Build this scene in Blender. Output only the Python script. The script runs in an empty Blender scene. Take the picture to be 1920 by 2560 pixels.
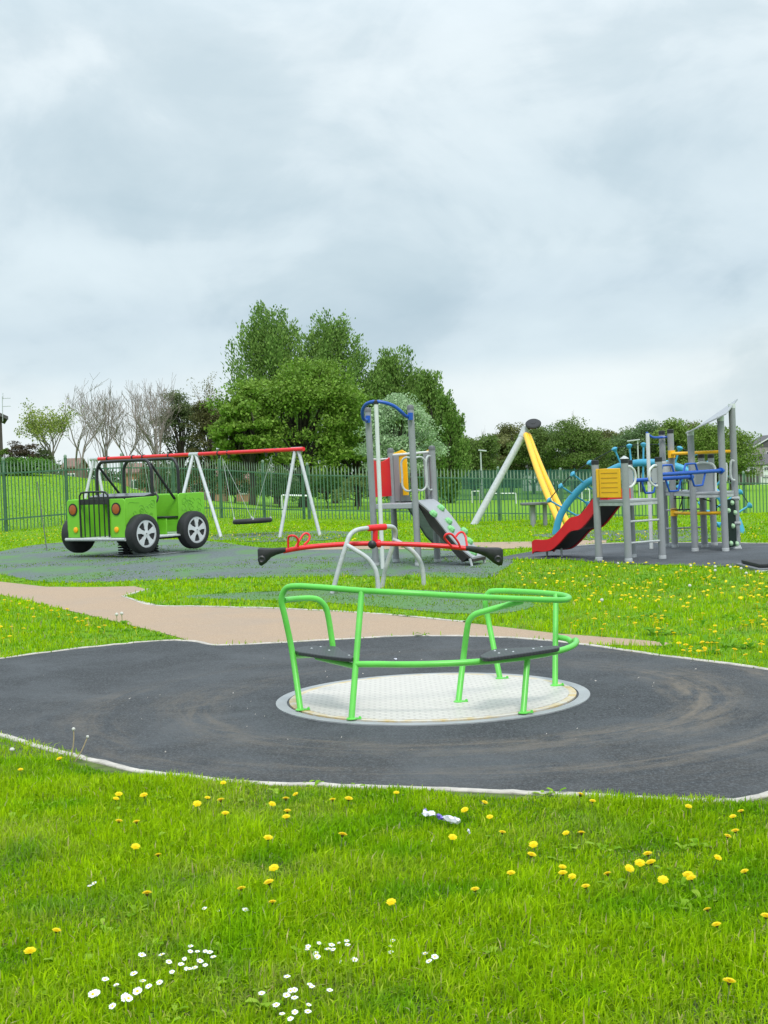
import bpy, math, random
import numpy as np
from mathutils import Vector, Matrix
R = math.radians
rnd = random.Random(7)
rng = np.random.default_rng(11)
S = bpy.context.scene
C = S.collection

# ------------------------------------------------------------------ camera
F, W0, H0 = 3430.0, 1920.0, 2560.0
CAM = Vector((0, 0, 1.6))
ROLL, HOR = R(2.1), 1185.0
PITCH = math.atan((1280.0 - HOR) / F)
fwd = Vector((0, math.cos(PITCH), -math.sin(PITCH)))
up0 = Vector((0, math.sin(PITCH), math.cos(PITCH)))
rt = Vector((1, 0, 0)) * math.cos(ROLL) - up0 * math.sin(ROLL)
up = Vector((1, 0, 0)) * math.sin(ROLL) + up0 * math.cos(ROLL)
cd = bpy.data.cameras.new('camera')
co = bpy.data.objects.new('camera', cd)
C.objects.link(co)
co.matrix_world = Matrix(((rt.x, up.x, -fwd.x, CAM.x), (rt.y, up.y, -fwd.y, CAM.y), (rt.z, up.z, -fwd.z, CAM.z), (0, 0, 0, 1)))
cd.sensor_fit = 'HORIZONTAL'
cd.sensor_width = 36
cd.lens = 36 * F / W0
cd.clip_start = 0.05
cd.clip_end = 6000
S.camera = co

def ray(p):
    return fwd + rt * ((p[0] - 960) / F) - up * ((p[1] - 1280) / F)
def P(p, d):
    v = ray(p)
    return CAM + v * (d / v.y)
def G(p, z=0.0):
    v = ray(p)
    return CAM + v * ((z - CAM.z) / v.z)
def D(x, y): return (x * 1.1573, y * 1.1573)

def sst(a, b, x):
    t = min(1, max(0, (x - a) / (b - a)))
    return t * t * (3 - 2 * t)
HB = [-3000, -1400, -960, -809, -660, -602, -400, -250]
HA = [1.2, 2.2, 2.15, 2.05, 1.6, 1.1, .4, 0]
def H(x, y):
    if y <= 40: return 0.0
    k = sst(40, 60, y)
    bx = x * 60 / max(y, 30)
    bx = max(-30, min(30, bx))
    z = k * (-.48 - .057 * bx)
    if y > 60: z -= min(y - 60, 400) * .008
    b = x * F / y
    if b < -250 and y > 45:
        a = float(np.interp(b, HB, HA))
        z += a * sst(46, 78, y) * (1 - sst(90, 170, y))
    return z
def GT(p, dz=0.0):
    z = 0
    for _ in range(8):
        q = G(p, z + dz)
        z = H(q.x, min(q.y, 400))
    return Vector((q.x, q.y, z))

# ------------------------------------------------------------------ tags
def tag(o, label=None, cat=None, group=None, kind=None):
    if label: o['label'] = label
    if cat: o['category'] = cat
    if group: o['group'] = group
    if kind: o['kind'] = kind
    return o
def thing(name, label, cat, loc, group=None):
    o = bpy.data.objects.new(name, None)
    o.empty_display_size = .2
    o.location = loc
    C.objects.link(o)
    return tag(o, label, cat, group)

# ------------------------------------------------------------------ mesh builder
class MB:
    def __init__(s): s.v = []; s.f = []
    def add(s, vs, fs):
        n = len(s.v)
        s.v += [tuple(v) for v in vs]
        s.f += [tuple(i + n for i in f) for f in fs]
        return s
    def box(s, c, ax, ay, az):
        c, ax, ay, az = Vector(c), Vector(ax) / 2, Vector(ay) / 2, Vector(az) / 2
        vs = [c + ax * i + ay * j + az * k for k in (-1, 1) for j in (-1, 1) for i in (-1, 1)]
        return s.add(vs, [(0, 2, 3, 1), (4, 5, 7, 6), (0, 1, 5, 4), (2, 6, 7, 3), (0, 4, 6, 2), (1, 3, 7, 5)])
    def bar(s, a, b, w, t, side=None):
        a, b = Vector(a), Vector(b)
        d = (b - a).normalized()
        sd = Vector(side) if side else Vector((0, 0, 1)).cross(d)
        if sd.length < 1e-4: sd = Vector((1, 0, 0))
        sd = (sd - d * sd.dot(d)).normalized()
        n = d.cross(sd)
        return s.box((a + b) / 2, sd * w, n * t, b - a)
    def tube(s, pts, r, n=10, closed=False, smooth=0, cap=True):
        pts = [Vector(p) for p in pts]
        rr = r if isinstance(r, (list, tuple)) else [r] * len(pts)
        if smooth:
            q = []; q2 = []
            m = len(pts)
            rngi = range(m if closed else m - 1)
            for i in rngi:
                p0 = pts[(i - 1) % m] if (closed or i > 0) else pts[0]
                p1, p2 = pts[i], pts[(i + 1) % m]
                p3 = pts[(i + 2) % m] if (closed or i + 2 < m) else pts[-1]
                for k in range(smooth):
                    t = k / smooth
                    q.append(.5 * ((2 * p1) + (p2 - p0) * t + (2 * p0 - 5 * p1 + 4 * p2 - p3) * t * t + (3 * p1 - p0 - 3 * p2 + p3) * t ** 3))
                    q2.append(rr[i] * (1 - t) + rr[(i + 1) % m] * t)
            if not closed: q.append(pts[-1]); q2.append(rr[-1])
            pts, rr = q, q2
        m = len(pts)
        vs = []; fs = []
        nrm = None
        for i, p in enumerate(pts):
            a = pts[i - 1] if (closed or i > 0) else p
            b = pts[(i + 1) % m] if (closed or i < m - 1) else p
            d = (b - a).normalized()
            if nrm is None:
                nrm = d.cross(Vector((0, 0, 1)))
                if nrm.length < .05: nrm = d.cross(Vector((1, 0, 0)))
            nrm = (nrm - d * nrm.dot(d)).normalized()
            bn = d.cross(nrm)
            for k in range(n):
                t = 2 * math.pi * k / n
                vs.append(p + (nrm * math.cos(t) + bn * math.sin(t)) * rr[i])
        for i in range(m if closed else m - 1):
            j = (i + 1) % m
            for k in range(n):
                k2 = (k + 1) % n
                fs.append((i * n + k, i * n + k2, j * n + k2, j * n + k))
        if not closed and cap:
            fs.append(tuple(range(n))[::-1]); fs.append(tuple(range((m - 1) * n, m * n)))
        return s.add(vs, fs)
    def lathe(s, c, axis, prof, n=24):
        c, ax = Vector(c), Vector(axis).normalized()
        u = ax.cross(Vector((0, 0, 1)))
        if u.length < .05: u = Vector((1, 0, 0))
        u = (u - ax * u.dot(ax)).normalized()
        w = ax.cross(u)
        vs = []; fs = []
        for (r, h) in prof:
            for k in range(n):
                t = 2 * math.pi * k / n
                vs.append(c + ax * h + (u * math.cos(t) + w * math.sin(t)) * max(r, 1e-4))
        for i in range(len(prof) - 1):
            for k in range(n):
                k2 = (k + 1) % n
                fs.append((i * n + k, i * n + k2, (i + 1) * n + k2, (i + 1) * n + k))
        fs.append(tuple(range(n))[::-1]); fs.append(tuple(range((len(prof) - 1) * n, len(prof) * n)))
        return s.add(vs, fs)
    def prism(s, pts, thick):
        # closed outline of 3-D points extruded by the vector thick
        pts = [Vector(p) for p in pts]; th = Vector(thick); n = len(pts)
        vs = pts + [p + th for p in pts]
        fs = [tuple(range(n))[::-1], tuple(range(n, 2 * n))] + [(i, (i + 1) % n, (i + 1) % n + n, i + n) for i in range(n)]
        return s.add(vs, fs)
    def build(s, name, mat, parent=None, bevel=0, loc=None, sharp=35):
        me = bpy.data.meshes.new(name)
        off = Vector(loc) if loc is not None else (parent_world(parent) if parent else Vector((0, 0, 0)))
        me.from_pydata([(v[0] - off.x, v[1] - off.y, v[2] - off.z) for v in s.v], [], s.f)
        me.materials.append(mat)
        bmn(me)
        me.polygons.foreach_set('use_smooth', [True] * len(me.polygons))
        me.set_sharp_from_angle(angle=R(sharp))
        o = bpy.data.objects.new(name, me)
        C.objects.link(o)
        if parent: o.parent = parent
        elif loc is not None: o.location = loc
        if bevel:
            b = o.modifiers.new('bevel', 'BEVEL'); b.width = bevel; b.segments = 2; b.limit_method = 'ANGLE'; b.angle_limit = R(40)
        return o
def parent_world(o):
    v = Vector((0, 0, 0))
    while o: v += o.location; o = o.parent
    return v
import bmesh
def bmn(me):
    b = bmesh.new(); b.from_mesh(me)
    bmesh.ops.recalc_face_normals(b, faces=b.faces)
    b.to_mesh(me); b.free()

def np_mesh(name, verts, polys_sizes, loops, mat, tint=None, parent=None, smooth=False):
    me = bpy.data.meshes.new(name)
    off = parent_world(parent) if parent else Vector((0, 0, 0))
    v = np.asarray(verts, np.float32) - np.array(off, np.float32)
    me.vertices.add(len(v)); me.vertices.foreach_set('co', v.ravel())
    me.loops.add(len(loops)); me.loops.foreach_set('vertex_index', np.asarray(loops, np.int32))
    ps = np.asarray(polys_sizes, np.int32)
    me.polygons.add(len(ps))
    me.polygons.foreach_set('loop_start', np.concatenate([[0], np.cumsum(ps)[:-1]]).astype(np.int32))
    me.polygons.foreach_set('loop_total', ps)
    me.update(calc_edges=True)
    if tint is not None:
        a = me.attributes.new('tint', 'FLOAT_COLOR', 'POINT')
        t = np.ones((len(v), 4), np.float32); t[:, :3] = tint
        a.data.foreach_set('color', t.ravel())
    if smooth: me.polygons.foreach_set('use_smooth', np.ones(len(ps), bool))
    me.materials.append(mat)
    o = bpy.data.objects.new(name, me); C.objects.link(o)
    if parent: o.parent = parent
    return o

# ------------------------------------------------------------------ materials
def newmat(name):
    m = bpy.data.materials.new(name); m.use_nodes = True
    nt = m.node_tree; b = nt.nodes['Principled BSDF']
    return m, nt, b
def L(nt, a, b): nt.links.new(a, b)
def noise(nt, scale, detail=4, rough=.55, vec=None, dist=0):
    n = nt.nodes.new('ShaderNodeTexNoise')
    n.inputs['Scale'].default_value = scale; n.inputs['Detail'].default_value = detail
    n.inputs['Roughness'].default_value = rough; n.inputs['Distortion'].default_value = dist
    if vec: L(nt, vec, n.inputs['Vector'])
    return n
def ramp(nt, fac, stops):
    r = nt.nodes.new('ShaderNodeValToRGB'); e = r.color_ramp.elements
    while len(e) < len(stops): e.new(.5)
    for i, (p, c) in enumerate(stops):
        e[i].position = p; e[i].color = (c[0], c[1], c[2], 1) if isinstance(c, (tuple, list)) else (c, c, c, 1)
    L(nt, fac, r.inputs['Fac'])
    return r
def mix(nt, fac, a, b, mode='MIX'):
    m = nt.nodes.new('ShaderNodeMix'); m.data_type = 'RGBA'; m.blend_type = mode
    def put(i, v):
        if hasattr(v, 'is_output'): L(nt, v, m.inputs[i])
        elif isinstance(v, (int, float)): m.inputs[i].default_value = v
        else: m.inputs[i].default_value = (v[0], v[1], v[2], 1)
    put(0, fac); put(6, a); put(7, b)
    return m.outputs[2]
def math_(nt, op, a, b=None, c=None):
    m = nt.nodes.new('ShaderNodeMath'); m.operation = op
    for i, v in enumerate((a, b, c)):
        if v is None: continue
        if hasattr(v, 'is_output'): L(nt, v, m.inputs[i])
        else: m.inputs[i].default_value = v
    return m.outputs[0]
def bump(nt, bs, h, strength=.3, dist=.01):
    b = nt.nodes.new('ShaderNodeBump'); b.inputs['Strength'].default_value = strength; b.inputs['Distance'].default_value = dist
    L(nt, h, b.inputs['Height']); L(nt, b.outputs[0], bs.inputs['Normal'])
def pos(nt):
    return nt.nodes.new('ShaderNodeNewGeometry').outputs['Position']
def paint(name, col, rough=.4, var=.12, scale=6, metal=0, bmp=0.0, spec=.5, dirt=0.0):
    m, nt, b = newmat(name)
    p = pos(nt)
    n = noise(nt, scale, 5, .6, p)
    dk = tuple(c * (1 - var) for c in col); lt = tuple(min(1, c * (1 + var)) for c in col)
    r = ramp(nt, n.outputs[0], [(.3, dk), (.7, lt)])
    out = r.outputs[0]
    if dirt:
        n2 = noise(nt, scale * 3.3, 6, .7, p)
        f = ramp(nt, n2.outputs[0], [(.55, 0), (.75, dirt)])
        out = mix(nt, f.outputs[0], out, (.16, .14, .11))
    L(nt, out, b.inputs['Base Color'])
    r2 = ramp(nt, n.outputs[0], [(.2, max(0, rough - .08)), (.8, min(1, rough + .1))])
    L(nt, r2.outputs[0], b.inputs['Roughness'])
    b.inputs['Metallic'].default_value = metal
    b.inputs['Specular IOR Level'].default_value = spec
    if bmp:
        n3 = noise(nt, scale * 12, 4, .6, p); bump(nt, b, n3.outputs[0], bmp, .004)
    return m
def leafmat(name, trans=.35, rough=.55, spec=.25):
    m, nt, b = newmat(name)
    a = nt.nodes.new('ShaderNodeAttribute'); a.attribute_name = 'tint'
    L(nt, a.outputs['Color'], b.inputs['Base Color'])
    b.inputs['Roughness'].default_value = rough; b.inputs['Specular IOR Level'].default_value = spec
    t = nt.nodes.new('ShaderNodeBsdfTranslucent'); L(nt, a.outputs['Color'], t.inputs['Color'])
    mx = nt.nodes.new('ShaderNodeMixShader'); mx.inputs[0].default_value = trans
    L(nt, b.outputs[0], mx.inputs[1]); L(nt, t.outputs[0], mx.inputs[2])
    L(nt, mx.outputs[0], nt.nodes['Material Output'].inputs['Surface'])
    return m
M = {}
M['lime'] = paint('lime_paint', (.125, .56, .075), .34, .10, 5, dirt=.16)
M['jeepgreen'] = paint('jeep_green', (.17, .50, .026), .45, .06, 5, dirt=.12)
M['jeepgreen_dark'] = paint('carved_green', (.07, .27, .012), .5, .06, 5)
M['red'] = paint('red_paint', (.72, .012, .02), .35, .08, 5, dirt=.05)
M['yellow'] = paint('yellow_paint', (.90, .48, .006), .4, .06, 5, dirt=.08)
M['yellow_groove'] = paint('yellow_groove', (.42, .19, .004), .6, .06, 5)
M['blue'] = paint('blue_paint', (.012, .085, .42), .35, .08, 5)
M['cyan'] = paint('cyan_paint', (.05, .32, .50), .4, .08, 5, dirt=.08)
M['grey'] = paint('grey_post', (.27, .285, .30), .5, .08, 4, dirt=.12)
M['dgrey'] = paint('dark_grey_post', (.13, .135, .145), .5, .1, 4)
M['greypanel'] = paint('grey_panel', (.34, .355, .38), .5, .05, 4, dirt=.1)
M['silver'] = paint('galvanised', (.45, .475, .485), .5, .14, 14, metal=.0, dirt=.1)
M['white'] = paint('white_tube', (.62, .65, .64), .4, .06, 6, dirt=.1)
M['rim'] = paint('rim_silver', (.58, .60, .63), .4, .06, 6)
M['black'] = paint('black_plastic', (.014, .015, .018), .42, .2, 8)
M['rubber'] = paint('black_rubber', (.018, .019, .021), .65, .25, 14, bmp=.3)
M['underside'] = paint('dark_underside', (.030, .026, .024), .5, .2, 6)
M['darkgreen'] = paint('dark_green_panel', (.010, .024, .018), .75, .15, 5, spec=.15)
M['hold'] = paint('pale_green_hold', (.22, .55, .22), .5, .1, 20)
M['hold2'] = paint('pale_mint_hold', (.40, .62, .38), .5, .1, 20)
M['orange'] = paint('orange_lamp', (.36, .085, .02), .35, .12, 20)
M['amber'] = paint('amber_lamp', (.95, .42, .01), .3, .06, 20)
M['rope'] = paint('black_rope', (.02, .03, .03), .8, .2, 40)
M['fence'] = paint('fence_green', (.062, .15, .088), .5, .18, 3, dirt=.1)
M['fencetip_skylit'] = paint('fence_tip_skylit', (.20, .27, .21), .5, .15, 6)  # fence tops: light from the sky painted as a paler green
M['court'] = paint('court_green', (.014, .095, .075), .5, .2, 2)
M['kerb'] = paint('concrete_kerb', (.47, .435, .39), .85, .25, 9, bmp=.4, dirt=.65)
M['ringgrey'] = paint('ring_steel', (.30, .315, .32), .5, .12, 5, dirt=.3)
M['bark'] = paint('bark', (.055, .045, .036), .9, .35, 7, bmp=.5)
M['barebark'] = paint('twig_bark', (.24, .205, .18), .9, .3, 4)
M['brick'] = paint('brick_wall', (.40, .22, .14), .9, .2, 2)
M['greybrick'] = paint('grey_brick', (.29, .27, .26), .9, .2, 2)
M['darkbrick'] = paint('dark_brick', (.07, .06, .055), .9, .2, 4)
M['render'] = paint('white_render', (.68, .70, .69), .8, .08, 1)
M['slate'] = paint('slate_roof', (.10, .095, .10), .8, .2, 3)
M['brownroof'] = paint('brown_roof', (.20, .12, .095), .9, .2, 3)
M['glass'] = paint('window_glass', (.06, .07, .08), .15, .2, 2)
M['goal'] = paint('goal_white', (.75, .77, .75), .5, .05, 5)
M['leaf'] = leafmat('leaf', .3)
M['grassblade'] = leafmat('grass_blade', .42, .7, .08)
M['petal_y'] = paint('dandelion_petal', (.95, .78, .004), .6, .06, 90)
_n = M['petal_y'].node_tree; _t = _n.nodes.new('ShaderNodeBsdfTranslucent'); _t.inputs['Color'].default_value = (.95, .78, .004, 1)
_x = _n.nodes.new('ShaderNodeMixShader'); _x.inputs[0].default_value = .4; L(_n, _n.nodes['Principled BSDF'].outputs[0], _x.inputs[1]); L(_n, _t.outputs[0], _x.inputs[2]); L(_n, _x.outputs[0], _n.nodes['Material Output'].inputs['Surface'])
M['petal_w'] = paint('daisy_petal', (.82, .82, .84), .6, .05, 90)
M['stem'] = paint('flower_stem', (.16, .24, .05), .6, .15, 60)
M['seedhead'] = paint('seed_head', (.55, .55, .50), .9, .15, 80)
M['drystem'] = paint('dry_stem', (.38, .30, .18), .8, .15, 60)
M['wrapper'] = paint('wrapper_white', (.72, .72, .80), .3, .08, 30)
M['wrapper_p'] = paint('wrapper_purple', (.16, .11, .50), .3, .15, 40)

# tread plate of the roundabout
m, nt, b = newmat('tread_plate'); p = pos(nt)
br = nt.nodes.new('ShaderNodeTexBrick'); L(nt, p, br.inputs['Vector'])
br.inputs['Scale'].default_value = 1; br.inputs['Brick Width'].default_value = .075; br.inputs['Row Height'].default_value = .055
br.inputs['Mortar Size'].default_value = .011; br.inputs['Mortar Smooth'].default_value = .5
br.inputs['Color1'].default_value = (.61, .575, .52, 1); br.inputs['Color2'].default_value = (.56, .53, .48, 1); br.inputs['Mortar'].default_value = (.47, .44, .40, 1)
n = noise(nt, 2.2, 5, .6, p); n2 = noise(nt, 55, 4, .7, p)
c = mix(nt, ramp(nt, n.outputs[0], [(.4, 0), (.75, .45)]).outputs[0], br.outputs[0], (.52, .49, .45))
c = mix(nt, ramp(nt, n2.outputs[0], [(.68, 0), (.74, .7)]).outputs[0], c, (.22, .19, .16))
L(nt, c, b.inputs['Base Color']); b.inputs['Roughness'].default_value = .5; b.inputs['Metallic'].default_value = .1
bump(nt, b, br.outputs['Fac'], -.5, .004); M['tread'] = m
# yellow worn rim
m, nt, b = newmat('worn_yellow_rim'); p = pos(nt)
n = noise(nt, 7, 5, .6, p)
L(nt, mix(nt, ramp(nt, n.outputs[0], [(.42, 0), (.62, 1)]).outputs[0], (.54, .40, .17), (.56, .53, .47)), b.inputs['Base Color'])
b.inputs['Roughness'].default_value = .5; M['rimyellow'] = m
# wet pour rubber
RC = (0.295, 9.69)
def wetpour(name, base, rings):
    m, nt, b = newmat(name); p = pos(nt)
    n1 = noise(nt, 75, 4, .75, p); n2 = noise(nt, 1.1, 6, .62, p, .6); n3 = noise(nt, 7, 6, .72, p)
    c = ramp(nt, n1.outputs[0], [(.36, tuple(x * .35 for x in base)), (.52, base), (.68, tuple(x * 2.6 for x in base))]).outputs[0]
    c = mix(nt, ramp(nt, n2.outputs[0], [(.42, 0), (.68, .6)]).outputs[0], c, tuple(x * 2.1 for x in base))
    # pale scuffs, long and thin
    mp = nt.nodes.new('ShaderNodeMapping'); L(nt, p, mp.inputs[0]); mp.inputs['Scale'].default_value = (2.2, 13, 1); mp.inputs['Rotation'].default_value = (0, 0, -.12)
    sc_ = noise(nt, 1.6, 5, .7, mp.outputs[0])
    c = mix(nt, ramp(nt, sc_.outputs[0], [(.60, 0), (.76, .45)]).outputs[0], c, tuple(x * 2.6 for x in base))
    if rings:
        sub = nt.nodes.new('ShaderNodeVectorMath'); sub.operation = 'SUBTRACT'; L(nt, p, sub.inputs[0]); sub.inputs[1].default_value = (RC[0] + .1, RC[1] - .02, 0)
        ln = nt.nodes.new('ShaderNodeVectorMath'); ln.operation = 'LENGTH'; L(nt, sub.outputs[0], ln.inputs[0])
        wn = noise(nt, .9, 2, .5, p)
        d = math_(nt, 'ADD', ln.outputs['Value'], math_(nt, 'MULTIPLY', math_(nt, 'SUBTRACT', wn.outputs[0], .5), .55))
        rg = ramp(nt, math_(nt, 'DIVIDE', d, 4.0), [(.375, 0), (.43, .9), (.49, .6), (.54, .12), (.575, .12), (.62, .8), (.67, .2), (.9, 0)])
        sxy = nt.nodes.new('ShaderNodeSeparateXYZ'); L(nt, sub.outputs[0], sxy.inputs[0])
        pol = nt.nodes.new('ShaderNodeCombineXYZ'); L(nt, math_(nt, 'MULTIPLY', math_(nt, 'ARCTAN2', sxy.outputs[1], sxy.outputs[0]), 1.6), pol.inputs[0]); L(nt, math_(nt, 'MULTIPLY', ln.outputs['Value'], 6.5), pol.inputs[1])
        n4 = noise(nt, 1.6, 7, .7, pol.outputs[0], .5)
        br_ = ramp(nt, math_(nt, 'ADD', math_(nt, 'MULTIPLY', n4.outputs[0], .65), math_(nt, 'MULTIPLY', n3.outputs[0], .35)), [(.42, .0), (.58, 1)])
        xr = nt.nodes.new('ShaderNodeSeparateXYZ'); L(nt, p, xr.inputs[0])
        sidef = ramp(nt, math_(nt, 'DIVIDE', math_(nt, 'ADD', xr.outputs[0], 3.0), 6.0), [(.1, .55), (.5, .6), (.85, 1)])
        fr = ramp(nt, math_(nt, 'DIVIDE', math_(nt, 'SUBTRACT', xr.outputs[1], 7.0), 5.0), [(.0, 1), (.62, 1), (.8, .35)])
        f = math_(nt, 'MULTIPLY', math_(nt, 'MULTIPLY', rg.outputs[0], br_.outputs[0]), math_(nt, 'MULTIPLY', sidef.outputs[0], fr.outputs[0]))
        c = mix(nt, math_(nt, 'MULTIPLY', f, .75), c, (.18, .148, .112))
    L(nt, c, b.inputs['Base Color']); b.inputs['Roughness'].default_value = .82
    b.inputs['Specular IOR Level'].default_value = .35
    bump(nt, b, n1.outputs[0], .6, .006)
    return m
M['wetpour'] = wetpour('wetpour_black', (.041, .0445, .048), True)
M['wetpour2'] = wetpour('wetpour_slate', (.055, .061, .068), False)
# tarmac path
m, nt, b = newmat('tan_tarmac'); p = pos(nt)
n1 = noise(nt, 120, 3, .7, p); n2 = noise(nt, .8, 6, .6, p); n3 = noise(nt, 14, 5, .7, p)
c = ramp(nt, n1.outputs[0], [(.3, (.255, .178, .12)), (.55, (.39, .28, .19)), (.75, (.54, .415, .30))]).outputs[0]
c = mix(nt, ramp(nt, n2.outputs[0], [(.45, 0), (.75, .5)]).outputs[0], c, (.29, .24, .20))
c = mix(nt, ramp(nt, n3.outputs[0], [(.66, 0), (.76, .5)]).outputs[0], c, (.10, .085, .065))
L(nt, c, b.inputs['Base Color']); b.inputs['Roughness'].default_value = .9; bump(nt, b, n1.outputs[0], .5, .005); M['path'] = m
# rubber mesh mat with grass in it
m, nt, b = newmat('rubber_mesh_mat'); p = pos(nt)
mp = nt.nodes.new('ShaderNodeMapping'); L(nt, p, mp.inputs[0]); mp.inputs['Scale'].default_value = (1.0, .55, 1)
n1 = noise(nt, 1.0, 6, .62, mp.outputs[0], .4); n3 = noise(nt, 22, 5, .7, p)
vo = nt.nodes.new('ShaderNodeTexVoronoi'); L(nt, p, vo.inputs['Vector']); vo.inputs['Scale'].default_value = 11; vo.feature = 'DISTANCE_TO_EDGE'
c = ramp(nt, n3.outputs[0], [(.3, (.05, .065, .06)), (.7, (.115, .15, .145))]).outputs[0]
c = mix(nt, ramp(nt, vo.outputs['Distance'], [(.0, .55), (.12, 0)]).outputs[0], c, (.17, .21, .21))
c = mix(nt, ramp(nt, n1.outputs[0], [(.44, 0), (.66, .85)]).outputs[0], c, (.075, .20, .035))
L(nt, c, b.inputs['Base Color']); b.inputs['Roughness'].default_value = .85; bump(nt, b, vo.outputs['Distance'], .4, .01); M['mat'] = m
M['mat_green'] = M['mat'].copy()
for _nd in M['mat_green'].node_tree.nodes:
    if _nd.type == 'VALTORGB' and abs(_nd.color_ramp.elements[0].position - .44) < .001: _nd.color_ramp.elements[0].position = .30; _nd.color_ramp.elements[1].position = .52
# lawn ground
m, nt, b = newmat('lawn'); p = pos(nt)
mp = nt.nodes.new('ShaderNodeMapping'); L(nt, p, mp.inputs[0]); mp.inputs['Scale'].default_value = (.5, 1, 1)
n1 = noise(nt, .35, 7, .65, mp.outputs[0]); n2 = noise(nt, 3.5, 6, .7, p); n3 = noise(nt, 45, 4, .7, p)
c = ramp(nt, n1.outputs[0], [(.28, (.09, .23, .008)), (.5, (.14, .31, .014)), (.72, (.22, .37, .03))]).outputs[0]
c = mix(nt, .5, c, ramp(nt, n2.outputs[0], [(.3, (.07, .21, .010)), (.7, (.24, .44, .04))]).outputs[0])
c = mix(nt, .45, c, ramp(nt, n3.outputs[0], [(.3, (.05, .15, .008)), (.7, (.26, .47, .04))]).outputs[0])
L(nt, c, b.inputs['Base Color']); b.inputs['Roughness'].default_value = .9; b.inputs['Specular IOR Level'].default_value = .1
bump(nt, b, n3.outputs[0], .8, .03); M['lawn'] = m

M['soil_shade'] = paint('lawn_gap_shade', (.075, .11, .018), .95, .6, 9)  # ground tone darkened to stand for shade between the near blades
# ------------------------------------------------------------------ world and light
w = bpy.data.worlds.new('World'); S.world = w; w.use_nodes = True
nt = w.node_tree
bg = nt.nodes['Background']
SUN_EL, SUN_AZ = R(55), R(168)
sky = nt.nodes.new('ShaderNodeTexSky'); sky.sky_type = 'NISHITA'; sky.sun_disc = False
sky.sun_elevation = SUN_EL; sky.sun_rotation = SUN_AZ; sky.air_density = 1.4; sky.dust_density = 3
tc = nt.nodes.new('ShaderNodeTexCoord').outputs['Generated']
sp = nt.nodes.new('ShaderNodeSeparateXYZ'); L(nt, tc, sp.inputs[0])
zz = math_(nt, 'MAXIMUM', sp.outputs[2], 0.0)
den = math_(nt, 'ADD', zz, .22)
cb = nt.nodes.new('ShaderNodeCombineXYZ')
L(nt, math_(nt, 'DIVIDE', sp.outputs[0], den), cb.inputs[0]); L(nt, math_(nt, 'DIVIDE', sp.outputs[1], den), cb.inputs[1])
mp = nt.nodes.new('ShaderNodeMapping'); L(nt, cb.outputs[0], mp.inputs[0]); mp.inputs['Location'].default_value = (1.7, 3.35, 0); mp.inputs['Scale'].default_value = (1.15, 1.9, 1)
mp.inputs['Rotation'].default_value = (0, 0, .12)
n1 = noise(nt, .8, 7, .50, mp.outputs[0], .5)
n2 = noise(nt, 1.9, 7, .55, mp.outputs[0], .5)
f = math_(nt, 'ADD', math_(nt, 'MULTIPLY', n1.outputs[0], .68), math_(nt, 'MULTIPLY', n2.outputs[0], .32))
cl = ramp(nt, f, [(.36, (.40, .495, .565)), (.45, (.46, .555, .615)), (.54, (.535, .62, .665)), (.66, (.64, .71, .74))])
mp2 = nt.nodes.new('ShaderNodeMapping'); L(nt, tc, mp2.inputs[0]); mp2.inputs['Scale'].default_value = (4.2, 4.2, 10); mp2.inputs['Location'].default_value = (.9, .3, .2)
n3 = noise(nt, 1.0, 6, .5, mp2.outputs[0], .4)
mp3 = nt.nodes.new('ShaderNodeMapping'); L(nt, tc, mp3.inputs[0]); mp3.inputs['Scale'].default_value = (1.6, 1.6, 4); mp3.inputs['Location'].default_value = (2.2, 1.3, 0)
n4 = noise(nt, 1.0, 3, .5, mp3.outputs[0], .3)
zw = math_(nt, 'ADD', zz, math_(nt, 'ADD', math_(nt, 'MULTIPLY', math_(nt, 'SUBTRACT', n3.outputs[0], .5), .14), math_(nt, 'MULTIPLY', math_(nt, 'SUBTRACT', n4.outputs[0], .5), .10)))
bank = ramp(nt, zw, [(.02, (.61, .68, .705)), (.058, (.585, .66, .69)), (.10, (.48, .58, .64)), (.125, (.445, .545, .615)), (.165, (.505, .60, .655)), (.22, (.49, .585, .64)), (.30, (.59, .67, .71)), (.40, (.56, .64, .69))])
mp4 = nt.nodes.new('ShaderNodeMapping'); L(nt, tc, mp4.inputs[0]); mp4.inputs['Scale'].default_value = (6.5, 6.5, 10); mp4.inputs['Location'].default_value = (.35, 1.9, .55)
n5 = noise(nt, 1.0, 8, .56, mp4.outputs[0], .5)
mp5 = nt.nodes.new('ShaderNodeMapping'); L(nt, tc, mp5.inputs[0]); mp5.inputs['Scale'].default_value = (4.5, 4.5, 7.5); mp5.inputs['Location'].default_value = (3.1, .4, .15)
n6 = noise(nt, 1.0, 7, .52, mp5.outputs[0], .5)
brk = ramp(nt, math_(nt, 'ADD', math_(nt, 'MULTIPLY', n5.outputs[0], .45), math_(nt, 'MULTIPLY', n6.outputs[0], .55)), [(.38, (.83, .87, .89)), (.46, (.92, .94, .95)), (.495, (1, 1, 1)), (.53, (1.07, 1.055, 1.045)), (.62, (1.15, 1.12, 1.10))])
hz = ramp(nt, zz, [(.0, 1), (.04, .6), (.08, 0)])
c = mix(nt, hz.outputs[0], mix(nt, .93, cl.outputs[0], bank.outputs[0]), (.63, .70, .725))
c = mix(nt, 1.0, c, brk.outputs[0], 'MULTIPLY')
boost = ramp(nt, zz, [(.30, .408), (.9, .90)])      # overcast sky: the zenith is about 2.5 times the low sky
vm = nt.nodes.new('ShaderNodeVectorMath'); vm.operation = 'SCALE'; L(nt, c, vm.inputs[0])
L(nt, math_(nt, 'MULTIPLY', boost.outputs[0], 24.5), vm.inputs['Scale'])
c = mix(nt, .93, sky.outputs[0], vm.outputs[0])
L(nt, c, bg.inputs['Color']); bg.inputs['Strength'].default_value = .1
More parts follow.
